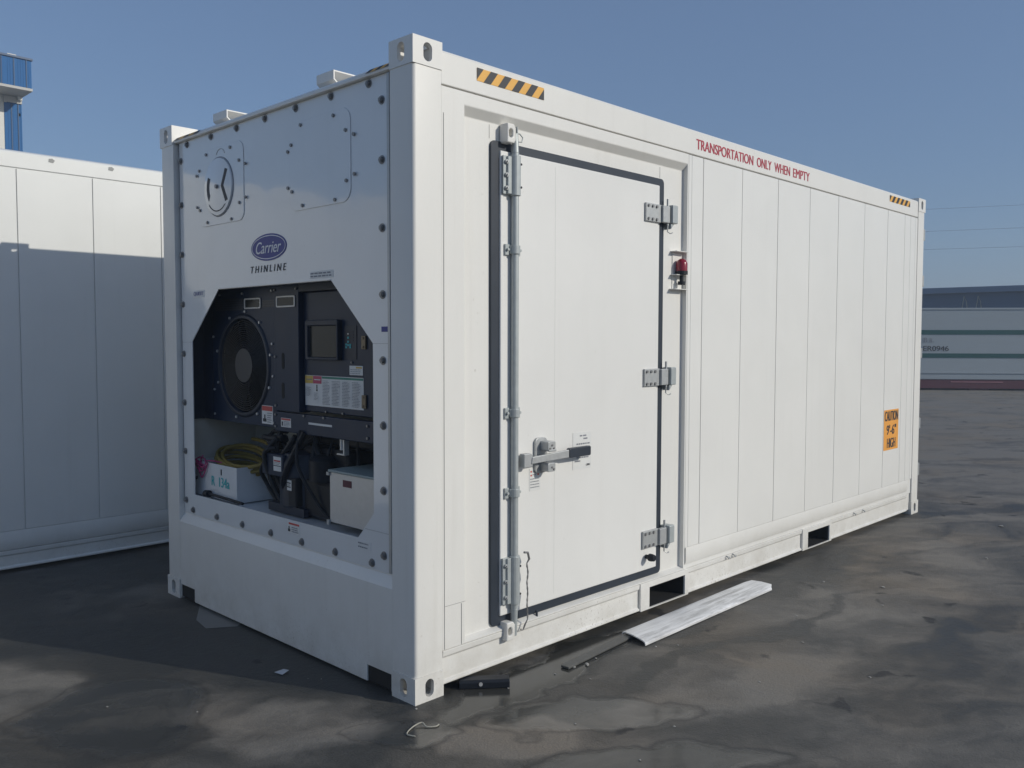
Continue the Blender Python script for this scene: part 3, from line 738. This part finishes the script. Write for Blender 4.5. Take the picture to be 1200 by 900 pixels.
MB().tube([(UX+.006, 1.752, 1.452), (UX, 1.752, 1.452), (UX-.002, 1.752, 1.452)], [.1, .1, .094], 36).build('fan_hub', 'hub', mc)
bl_ = MB()
for k_ in range(5):
    a = R(72*k_+20); ca, sa = math.cos(a), math.sin(a)
    def bp(rr, off, xx): return (xx, 1.752+rr*ca-off*sa, 1.452+rr*sa+off*ca)
    vsx = [bl_.bm.verts.new(bp(*t)) for t in ((.07, -.04, UX+.06), (.07, .04, UX+.09), (.262, .085, UX+.11), (.262, -.085, UX+.05))]
    bl_._f(vsx)
bl_.build('fan_blades', 'black', mc)
pegs('ring_bolt', 'alu', mc, [(UX-.0005, 1.752-.315*math.cos(R(a)), 1.452+.315*math.sin(R(a))) for a in (52, 84, 12, -22, 165, 200, -60, -105, 118)], stud((-1, 0, 0), (0, .0085, .008)))
pegs('screw', 'alu', mc, [(UX-.0005, yy, zz) for (yy, zz) in ((2.10, 1.30), (2.105, 1.62), (2.10, 1.15), (1.425, 1.58), (1.42, 1.40), (1.42, 1.14), (1.425, 1.875), (1.75, 1.87), (2.02, 1.87))], stud((-1, 0, 0), (0, .0075, .007)))
MB().box(UX-.0015, UX-.0003, 1.745, 2.080, 1.774, 1.845).box(UX-.0015, UX-.0003, 1.40, 1.53, 1.785, 1.825).build('perforated_vent', 'perf', mc)
MB().box(UX-.0012, UX-.0003, 2.1235, 2.1265, 1.115, 1.90).build('plate_joint', 'deep', mc)
md = MB().box(UX-.012, UX+.06, 1.142, 1.388, 1.212, 1.925).build('connector_plate', 'navy', C, bevel=.004)
screws([(1.375, 1.875), (1.375, 1.51), (1.375, 1.24), (1.16, 1.875)], UX-.0125, md, .007)
MB().prism(oval(1.298, 1.487, .026, .088), 'x', UX-.0135, UX-.0122).prism(oval(1.301, 1.325, .026, .088), 'x', UX-.0135, UX-.0122).build('hand_slot', 'deep', md)
def sight(y0, y1, x, par):
    o = MB().prism(rrect(y0, y1, 1.779, 1.841, .010), 'x', x-.006, x-.0004).build('sight_frame', 'alu', par, bevel=.002)
    cut(o, [MB().prism(rrect(y0+.011, y1-.011, 1.788, 1.832, .006), 'x', x-.02, x+.02)])
    MB().box(x-.003, x-.0006, y0+.010, y1-.010, 1.787, 1.833).build('sight_glass', 'glass', par)
sight(1.543, 1.728, UX, mc); sight(1.168, 1.358, UX-.012, md)
MB().box(.040, UX-.001, 2.240, 2.2605, 1.112, 1.928).build('side_cheek', 'navy2', mc)
# control box
cb = MB().box(UX+.018, UX+.30, .505, 1.140, 1.222, 1.855).build('control_box', 'navy', C, bevel=.005)
cb['label'] = 'dark navy control box with display and service chart'
CX = UX+.018
MB().box(UX-.012, UX+.05, .30, 1.139, 1.858, 1.925).build('box_hood', 'navy2', cb)
MB().box(UX-.004, CX+.2, .470, .503, 1.10, 1.85).build('side_cheek', 'navy2', cb)
ds = MB().prism(rrect(.785, 1.082, 1.498, 1.706, .010), 'x', CX-.030, CX-.0005).build('display', 'navy2', C, bevel=.005)
cut(ds, [MB().prism([(.800, 1.512), (1.058, 1.512), (1.058, 1.676), (.800, 1.676)], 'x', CX-.06, CX-.013)])
MB().box(CX-.0150, CX-.0132, .802, 1.056, 1.514, 1.674).build('display_window', 'glass', ds)
kp = MB(); kp.m = 0; kp.box(CX-.003, CX-.0005, .660, .765, 1.505, 1.675); kp.m = 1
for i in range(4): kp.box(CX-.005, CX-.0032, .685, .745, 1.640-.014*i, 1.646-.014*i)
kp.m = 2
for (yy, zz) in ((.727, 1.614), (.727, 1.594), (.744, 1.580), (.727, 1.577), (.710, 1.578), (.744, 1.566), (.710, 1.566)): kp.box(CX-.006, CX-.0032, yy-.0065, yy+.0065, zz-.005, zz+.005)
kp.m = 3; kp.box(CX-.006, CX-.0032, .722, .732, 1.630, 1.637)
kp.build('keypad', ['navy2', 'ink', 'teal', 'alu'], cb)
W_, H_ = .520, .160
pr = [(0, .074, .118, .158, 1), (.076, .154, .118, .158, 2), (.156, .518, .146, .157, 3), (.105, .115, .090, .112, 4), (.103, .117, .078, .088, 4)]
pr += [(.010, .064, .136, .141, 5), (.086, .144, .136, .141, 0)]
for i, (a, b_) in enumerate(((.164, .235), (.250, .322), (.345, .418), (.432, .508))): pr += scribble(a, b_, .010, .138, 17, 5, 20+i, .36, .35)
pr += scribble(.012, .066, .050, .100, 8, 5, 31, .4, .3)+scribble(.095, .130, .030, .072, 6, 5, 32, .4, .3)+[(.332, .3335, .006, .14, 5)]
decal('service_chart', 'end', (CX-.0006, 1.125, 1.255), W_, H_, pr, ['sticker', 'stk_yel', 'stk_pink', 'stk_green', 'ink', 'ink2'], cb)
decal('rating_plate', 'end', (CX-.0006, .722, 1.427), .112, .047, [(.055, .105, .034, .042, 1)]+scribble(.008, .104, .004, .032, 3, 2, 40, .3), ['sticker', 'stk_yel', 'ink2'], cb)
for z0 in (1.557, 1.265):
    MB().box(CX-.010, CX-.0005, .578, .612, z0, z0+.066).tube([(CX-.0102, .595, z0+.012), (CX-.014, .595, z0+.012)], .006, 8).tube([(CX-.0102, .595, z0+.054), (CX-.014, .595, z0+.054)], .006, 8).build('latch', 'brass', cb, bevel=.002)
screws([(.78, 1.228), (.93, 1.228), (.70, 1.84), (.62, 1.69), (.70, 1.49)], CX-.0004, cb, .006)
lbm = MB().box(UX-.014, UX+.02, .334, 1.389, 1.100, 1.206).build('lower_beam', 'navy', C, bevel=.004)
screws([(1.375, 1.19), (1.375, 1.125), (.53, 1.185), (.53, 1.125), (.905, 1.2), (1.09, 1.2)], UX-.0145, lbm, .007)
decal('beam_strip', 'end', (UX-.0142, 1.050, 1.157), .215, .011, [], ['sticker'], lbm)
decal('beam_warning', 'end', (UX-.0142, 1.322, 1.126), .100, .050, [(.004, .096, .038, .048, 1), (.008, .022, .006, .030, 2)]+scribble(.03, .094, .004, .034, 4, 3, 50, .45), ['sticker', 'stk_red', 'ink', 'ink2'], lbm)
decal('fan_warning', 'end', (UX-.0003, 1.548, 1.128), .118, .104, [(.003, .115, .074, .101, 1), (.012, .050, .012, .030, 2), (.026, .040, .030, .052, 2)]+scribble(.06, .112, .006, .068, 5, 3, 51, .4), ['sticker', 'stk_red', 'ink', 'ink2'], mc)
# compressor and pipes
cp = MB().tube([(.27, 1.25, .66), (.27, 1.25, .70), (.27, 1.25, .93), (.27, 1.25, .98), (.27, 1.25, 1.0)], [.12, .155, .155, .13, .07], 24).box(.13, .42, 1.08, 1.44, .655, .70).build('compressor', 'navy2', C, smooth=True)
cp['label'] = 'black compressor with two white stickers and hoses'
MB().box(.110, .24, 1.25, 1.47, .855, .975).build('terminal_box', 'navy', cp, bevel=.006)
decal('warning_label', 'end', (.1095, 1.345, .885), .078, .078, [(.006, .072, .052, .060, 1), (0, .078, .027, .031, 2)]+scribble(.006, .072, .034, .05, 2, 3, 60, .4), ['sticker', 'stk_red', 'ink', 'ink2'], cp)
decal('type_label', 'end', (.1195, 1.245, .790), .064, .056, [(.006, .058, .038, .044, 1), (.006, .058, .016, .022, 1)]+scribble(.006, .058, .024, .036, 2, 1, 61, .4), ['sticker', 'ink'], cp)
MB().box(.120, .25, 1.14, 1.29, .70, .86).build('valve_block', 'black', cp, bevel=.01)
pp = MB()
def hose(pts, r_): 
    P = [Vector(p) for p in pts]; out = []
    for i in range(len(P)-1):
        p0, p1, p2, p3 = P[max(i-1, 0)], P[i], P[i+1], P[min(i+2, len(P)-1)]
        for t in [k/6 for k in range(6)]:
            out.append(.5*((2*p1)+(-p0+p2)*t+(2*p0-5*p1+4*p2-p3)*t*t+(-p0+3*p1-3*p2+p3)*t**3))
    out.append(P[-1]); return out
rg = random.Random(3)
for k_ in range(16):
    y0 = rg.uniform(.80, 1.45); z0 = rg.uniform(1.0, 1.12); y1 = y0+rg.uniform(-.35, .25); x0 = rg.uniform(.13, .30)
    pp.tube(hose([(x0, y0, z0), (x0-.04, (y0+y1)/2+.05, .93+rg.uniform(-.08, .08)), (x0, y1, .80+rg.uniform(-.06, .06)), (x0+.02, y1-.1, .66)], .01), rg.choice((.009, .012, .017)), 8)
pp.build('hose_bundle', 'black', cp, smooth=True)
MB().box(.16, .50, .795, 1.13, .655, .86).box(.22, .50, .80, 1.40, .86, 1.03).box(.28, .50, .45, 1.40, 1.03, 1.098).build('condenser_block', 'black', cp, bevel=.02)
MB().tube([(.20, .98, .86), (.20, .98, .97), (.20, .98, .995)], [.085, .085, .05], 20).build('receiver', 'black', cp, smooth=True)
MB().tube([(.20, 1.60, 1.045), (.20, 1.51, 1.040), (.20, 1.38, 1.05)], [.016, .022, .026], 10).tube([(.205, 1.55, 1.02), (.21, 1.49, 1.0), (.22, 1.38, 1.0)], .018, 10).tube([(.2, 1.53, 1.06), (.2, 1.49, 1.085), (.22, 1.38, 1.09)], .013, 8).build('connector', 'black', cp)
MB().box(.17, .20, .765, .775, 1.015, 1.098).box(.17, .20, .7755, .83, 1.015, 1.022).tube([(.185, .80, 1.10), (.185, .80, 1.04)], .014, 10).build('sensor_bracket', 'alu', cp)
# right hand box
rb = MB().box(.085, .40, .350, .770, .688, .942).build('relay_box', 'alu', C, bevel=.004)
rb['label'] = 'grey metal relay box with dark red plate'
MB().box(.078, .41, .345, .776, .9425, .955).build('box_lid', 'greenlid', rb, bevel=.003)
decal('maker_plate', 'end', (.0848, .655, .880), .073, .034, [], ['skid'], rb)
MB().box(.075, .0848, .765, .785, .925, .942).build('corner_bracket', 'galvd', rb); MB().box(.075, .0848, .765, .785, .675, .70).build('corner_bracket', 'galvd', rb)
# storage tray with a rod on its front
sb = MB().box(.085, .40, 1.712, 2.258, .652, .860).build('cable_tray', 'panel', C, bevel=.003)
cut(sb, [MB().box(.092, .393, 1.719, 2.251, .660, 1.0)])
sb['label'] = 'white open topped cable tray with teal lettering'
text('lettering', 'R  134a', .215, .058, (.0838, 2.012, .728), 'end', 'teal', sb, bold=.05)
MB().box(.0825, .0848, 1.888, 1.898, .80, .835).build('tray_slot', 'ink', sb)
MB().tube([(.0845, 2.20, .752), (.078, 2.20, .752)], .011, 10).build('tray_stud', 'ink', sb)
MB().tube([(.060, 2.045, .676), (.060, 2.0, .680)], .021, 12).tube([(.060, 1.9995, .680), (.060, 1.60, .672)], .0085, 10).build('crank_rod', 'black', sb, smooth=True)
# coiled cable lying in the tray
cab = MB(); pts = []
for i in range(260):
    a = i*.22; k_ = i/260
    ry_ = .19+.06*k_; 
    pts.append((.24+(.10+.015*math.sin(i*.05))*math.cos(a), 1.955-.075*k_*k_+ry_*math.sin(a)+.02*math.sin(a*.21), .79+.125*k_+(.012+.05*k_)*math.sin(a*1.0+.9+.3*math.sin(i*.031))+.014*math.cos(a*.33)))
tag(cab.tube(pts, .0115, 8).build('power_cable', 'cable', None, smooth=True), 'coiled yellow power cable heaped in the white cable tray', 'cable')
cd = MB(); P = []
for i in range(46):
    a = i*.55; P.append((.074+.014*math.sin(i*.7), 2.12+.045*math.sin(a)+.0015*i-.02, .868+.030*math.cos(a*.9)-.001*i))
cd.tube(P, .0045, 6)
cd.tube(hose([(.078, 2.13, .865), (.074, 2.15, .82), (.074, 2.12, .765), (.074, 2.08, .80), (.078, 2.05, .862)], .004), .0045, 6)
cd.tube(hose([(.09, 2.08, .868), (.10, 2.02, .872), (.13, 1.97, .862)], .004), .0045, 6)
tag(cd.build('magenta_cord', 'cord', None, smooth=True), 'knotted magenta cord hanging over the front edge of the white tray', 'cord')

# ================================================================== NEIGHBOURING CONTAINER
NY = 3.66; NX0, NX1 = -7.60, 4.592
Nb = thing('neighbour_container', 'long plain white container standing behind, its side crossed by a shadow', 'container', (0, NY, 0))
NyL = 0.0
def nb(b, nm, mat='neigh', par=None, **k): 
    o = b.build(nm, mat, par or Nb, **k); return o
nb(MB().box(NX0+.16, NX1-.16, .012, 2.43, .20, 2.80), 'body')
nb(MB().prism([(.003, 2.765), (.003, 2.862), (.010, 2.874), (.09, 2.896), (.09, 2.765)], 'x', NX0+.165, NX1-.165), 'top_rail', bevel=.004)
ns_ = []; x = .035-.496*15
while x < NX1-.2: ns_.append(x); x += .4965
ns_ = [NX0+.165]+[s for s in ns_ if s > NX0+.3]+[NX1-.165]
nw = MB()
for i in range(len(ns_)-1): nw.box(ns_[i]+.0028, ns_[i+1]-.0028, .0035+.0004*(i % 2), .0115, .292, 2.759)
nb(nw, 'side_wall', bevel=.0012, seg=1)
nb(MB().prism([(.0045, .290), (.0015, .277), (.0010, .225), (.0015, .178), (.0095, .160), (.0115, .160), (.0115, .290)], 'x', NX0+.17, NX1-.17), 'skirting', smooth=True)
nb(MB().prism([(.004, .030), (.004, .042), (.016, .050), (.016, .120), (.006, .130), (.003, .156), (.0115, .156), (.06, .156), (.060, .030)], 'x', NX0+.165, NX1-.165), 'bottom_rail', bevel=.003)
for xx in (-.23, .174, -2.1, 2.0, -4.3):
    k = MB(); k.prism([(xx-.018, 2.832), (xx+.012, 2.828), (xx+.024, 2.846), (xx+.006, 2.858), (xx-.016, 2.854)], 'y', .0012, .0032); nb(k, 'scuff', 'seal')
for (x0, x1, ef) in ((NX0-E_, NX0+.164, 'lo'), (NX1-.164, NX1+E_, 'hi')):
    for (y0, y1, sf) in ((-E_, .158, 'lo'), (2.28, W+E_, 'hi')):
        for (z0, z1) in ((0.0, .118), (H-.118, H)):
            casting(Nb, x0, x1, y0, y1, z0, z1, ef, sf)
        nb(MB().box(x0+E_, x1-E_, y0+E_ if sf == 'lo' else y0, y1 if sf == 'lo' else y1-E_, .1185, H-.1185), 'corner_post', bevel=.012)

# ================================================================== STRIPED CONTAINER AT THE RIGHT
A = Vector((27.13, 7.23, 0)); B = Vector((29.02, 4.76, 0)); dr = (B-A).normalized(); nrm = Vector((dr.y, -dr.x, 0))
if nrm.dot(Vector((-2.4, -2.9, 0))-A) < 0: nrm = -nrm
Tq = thing('striped_container', 'grey white container with two green stripes on a dark red chassis', 'container', A)
def fmap(mb):                      # local (along, out, z) -> around the thing's origin
    for v in mb.bm.verts:
        c = v.co.copy(); v.co = dr*c.x-nrm*c.y+Vector((0, 0, c.z))
    return mb
S0, S1 = -3.0, 9.2
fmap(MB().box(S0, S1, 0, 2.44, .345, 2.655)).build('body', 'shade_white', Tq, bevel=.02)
fmap(MB().box(S0+.02, S1-.02, -.012, -.001, 1.800, 1.945)).build('stripe', 'green', Tq)
fmap(MB().box(S0+.02, S1-.02, -.012, -.001, 1.050, 1.190)).build('stripe', 'green', Tq)
fmap(MB().box(S0, S1, -.02, -.001, .545, .585).box(S0, S1, -.02, -.001, 2.60, 2.65)).build('rib', 'shade_white', Tq)
ck = fmap(MB().box(S0, S1, .02, 2.40, .06, .344).box(S0+.6, S0+1.2, .1, 2.3, 0, .06).box(S1-3, S1-2.2, .1, 2.3, 0, .06).box(1.5, 2.1, .1, 2.3, 0, .06)).build('chassis', 'skid', Tq)
fmap(MB().box(.9, 2.5, .008, .0195, .255, .285)).build('rail_strip', 'skidlip', ck)
text('lettering', 'ER0946', .78, .165, dr*.02+nrm*.014+Vector((0, 0, 1.265)), (dr, Vector((0, 0, 1)), nrm), 'ink', Tq, bold=.015)
text('lettering', 'B ii.', .30, .15, dr*.03+nrm*.014+Vector((0, 0, 1.545)), (dr, Vector((0, 0, 1)), nrm), 'ink2', Tq, bold=.03)

# shed behind it
P0 = Vector((48*1.0477-2.396, 48*.3627-2.915, 0)); P1 = Vector((44.9*1.1297-2.396, 44.9*.2786-2.915, 0))
dr = (P1-P0).normalized(); nrm = Vector((dr.y, -dr.x, 0))
if nrm.dot(Vector((-2.4, -2.9, 0))-P0) < 0: nrm = -nrm
Sh = thing('storage_shed', 'long low dark blue shed rising behind the striped container', 'shed', P0)
fmap(MB().box(-14, 30, .3, 12, 0, 4.15)).build('wall', 'shed', Sh)
fmap(MB().box(-14.2, 30.2, 0, 12.3, 4.155, 4.47)).build('roof', 'fascia', Sh, bevel=.02)
hk = []
for (u_) in (2.10, 2.78):
    b = MB(); b.tube([Vector((u_-.13, .28, 3.15)), Vector((u_-.02, .26, 3.98)), Vector((u_+.10, .26, 3.7)), Vector((u_+.16, .28, 3.15))], .022, 6)
    fmap(b).build('hoop', 'string', Sh)

# ================================================================== BLUE TOWER AT THE LEFT
Bt = thing('warehouse_tower', 'blue corrugated tower with overhanging top box above the container roof', 'building', (7.3, 31.1, 0))
def cor(mb, x0, x1, y, z0, z1, pitch=.32, rib=.035):
    mb.box(x0, x1, y, y+.08, z0, z1); x = x0+.02
    while x < x1-.03:
        for q in (.09, .17, .25):
            if x+q+.02 < x1: mb.box(x+q, x+q+.02, y-.008, y, z0+.002, z1-.002)
        x += pitch
    return mb
o_ = Vector((7.3, 31.1, 0))
def lo(mb):
    for v in mb.bm.verts: v.co -= o_
    return mb
lo(MB().box(7.33, 7.88, 31.18, 37, 0, 10.06).box(7.76, 7.86, 31.1, 31.18, 9.4, 9.5)).build('shaft_core', 'blue', Bt)
sh = lo(cor(MB(), 7.33, 7.88, 31.1, 0, 10.05)).build('shaft_cladding', 'blue', Bt)
jb = MB()
for x in (7.54, 7.75): jb.box(x, x+.025, 31.075, 31.0995, 0, 9.8)
lo(jb).build('cladding_joint', 'blued', Bt)
lo(MB().box(7.31, 7.40, 31.06, 31.0995, 9.80, 10.05).box(7.31, 7.88, 31.05, 31.0745, 9.82, 10.04)).build('upper_band', 'soffit', Bt)
lo(MB().box(1.0, 7.325, 31.12, 37, 0, 10.05)).build('white_wall', 'whitewall', Bt)
lo(MB().box(.9, 7.90, 29.97, 37.1, 10.055, 10.14)).build('soffit', 'soffit', Bt)
lo(cor(MB(), .95, 7.88, 30.0, 10.15, 11.08)).build('head_cladding', 'blue', Bt)
lo(MB().box(.95, 7.88, 30.0805, 37, 10.15, 11.0)).build('head_core', 'blue', Bt)
jb = MB(); x = 7.71
while x > 1.2: jb.box(x, x+.022, 29.975, 29.998, 10.15, 11.08); x -= .385
lo(jb).build('cladding_joint', 'blued', Bt)
lo(MB().box(.9, 7.92, 29.95, 30.09, 11.085, 11.15).box(7.885, 7.92, 30.09, 37, 11.085, 11.15)).build('parapet_cap', 'blued', Bt)
lo(MB().box(7.15, 7.42, 30.0, 30.06, 11.152, 11.19)).build('cap_flashing', 'whitewall', Bt)
lo(MB().box(7.72, 7.86, 30.93, 31.06, 9.92, 10.05)).build('floodlight', 'whitewall', Bt)

# ================================================================== THINGS ON THE GROUND
# white trim board
pl = MB()
prof = [(-.098, .003), (-.098, .015), (-.092, .021), (-.070, .027), (0, .031), (.070, .027), (.092, .021), (.098, .014), (.098, .003), (.093, .003), (.090, .013), (.068, .019), (0, .023), (-.068, .019), (-.091, .013), (-.093, .003)]
a0, a1 = Vector((1.345, -.190, 0)), Vector((2.775, -.170, 0)); d = (a1-a0); Lp = d.length
pl.prism(prof, 'x', 0, Lp)
for v in pl.bm.verts:
    if v.co.x > .5 and abs(v.co.y) > .08: v.co.x -= .05
    if v.co.x < .5: v.co.x += .03*(v.co.y/.098)
plo = pl.build('trim_board', 'plank', None, bevel=.002)
plo.location = a0; plo.rotation_euler = (0, 0, math.atan2(d.y, d.x))
tag(plo, 'scuffed white hollow trim board lying on the ground below the fork pocket', 'board')
# grey batten
bt = MB().box(0, .66, -.024, .024, .002, .014)
rg = random.Random(5)
bto = bt.build('wooden_batten', 'batten', None, bevel=.003)
bto.location = (.785, -.188, 0); bto.rotation_euler = (0, 0, R(4.5))
tag(bto, 'thin grey wet batten on the ground in front of the white trim board', 'batten')
# black rubber strip
rs = MB().prism([(-.038, 0), (-.038, .030), (-.026, .038), (.028, .038), (.038, .028), (.038, 0)], 'x', 0, .235)
rso = rs.build('rubber_strip', 'black', None, bevel=.004); rso.location = (.275, .020, .001); rso.rotation_euler = (0, 0, R(-40))
MB().tube([(.10, -.0385, .022), (.10, -.042, .022)], .009, 10).build('bolt_head', 'alu', rso)
tag(rso, 'short black rubber strip lying beside the near bottom corner of the container', 'rubber strip')
# string
st = hose([(-.195, -.235, .004), (-.205, -.195, .004), (-.150, -.165, .006), (-.105, -.170, .012), (-.105, -.20, .004), (-.075, -.225, .004), (-.055, -.22, .004)], .003)
tag(MB().tube(st, .0026, 6).build('string', 'string', None), 'curled pale piece of string on the wet ground near the corner', 'string')
# paper scrap
ps = MB(); v = [ps.bm.verts.new(p) for p in ((-.235, .775, .004), (-.185, .775, .006), (-.180, .735, .010), (-.225, .720, .004))]
w2 = [ps.bm.verts.new(x.co+Vector((0, 0, .0012))) for x in v]
ps._f(v[::-1]); ps._f(w2)
for i in range(4): ps._f([v[i], v[(i+1) % 4], w2[(i+1) % 4], w2[i]])
tag(ps.build('paper_scrap', 'paper', None), 'small pale scrap of paper on the shaded ground before the end wall', 'paper')
# flat patch under the far corner, a puddle reflection put into its colour
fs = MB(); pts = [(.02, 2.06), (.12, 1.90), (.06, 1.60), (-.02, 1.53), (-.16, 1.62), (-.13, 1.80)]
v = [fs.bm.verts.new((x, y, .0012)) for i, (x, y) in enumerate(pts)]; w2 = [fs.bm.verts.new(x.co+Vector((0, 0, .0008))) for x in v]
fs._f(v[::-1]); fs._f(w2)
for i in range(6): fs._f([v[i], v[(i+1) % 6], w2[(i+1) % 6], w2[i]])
M['puddle_reflect'] = flat('painted_puddle_reflection', (.15, .15, .145), .30, var=.3, scale=9)
tag(fs.build('reflection_patch', 'puddle_reflect', None), 'flat grey patch painting a puddle reflection under the left end of the end wall', 'ground patch')
# stone chips
proto = None; rg = random.Random(11)
spots = [(.83, -.21, .012), (.90, -.235, .018), (1.0, -.21, .008), (.70, -.20, .008), (.42, -.16, .008), (1.35, -.33, .009), (1.45, -.40, .007), (.77, -.36, .007),
         (2.35, -.62, .008), (1.95, -.85, .010), (1.30, -.95, .008), (.35, -.62, .007), (-.02, -.03, .007), (.28, -1.0, .008), (3.3, -.75, .016), (5.9, -.75, .022), (6.6, -1.1, .02),
         (-.95, .95, .007), (-.7, .62, .006), (-.12, .55, .006), (-.16, .60, .005), (2.9, -.9, .012), (1.72, -1.3, .01), (.62, -.93, .007), (3.15, -.42, .012), (4.6, -1.0, .014)]
for (x, y, s) in spots:
    if proto is None:
        b = MB(); bmesh.ops.create_icosphere(b.bm, subdivisions=1, radius=1)
        for v in b.bm.verts: v.co *= rg.uniform(.7, 1.15); v.co.z *= .55
        proto = b.build('stone_chip', 'stone'); o = proto
    else: o = proto.copy(); col.objects.link(o)
    s *= .8; o.location = (x, y, s*.35); o.scale = (s*rg.uniform(.8, 1.5), s, s*rg.uniform(.7, 1.1)); o.rotation_euler = (0, 0, rg.uniform(0, 6))
    tag(o, 'tiny pale stone chip lying loose on the dark ground', 'stone', 'stone chips scattered on the ground')

# overhead wires far behind
for i, (za, zb) in enumerate(((9.3, 9.9), (8.0, 8.7), (7.1, 7.5))):
    P = []
    for k in range(25):
        t = k/24; P.append((38+30*t*1.0, 40-62*t, za+(zb-za)*t-1.2*4*t*(1-t)*.4))
    tag(MB().tube(P, .008, 5).build('overhead_wire', 'wire', None), ['topmost', 'middle', 'lowest'][i]+' faint grey wire strung across the sky at the right', 'wire', 'overhead wires in the sky')
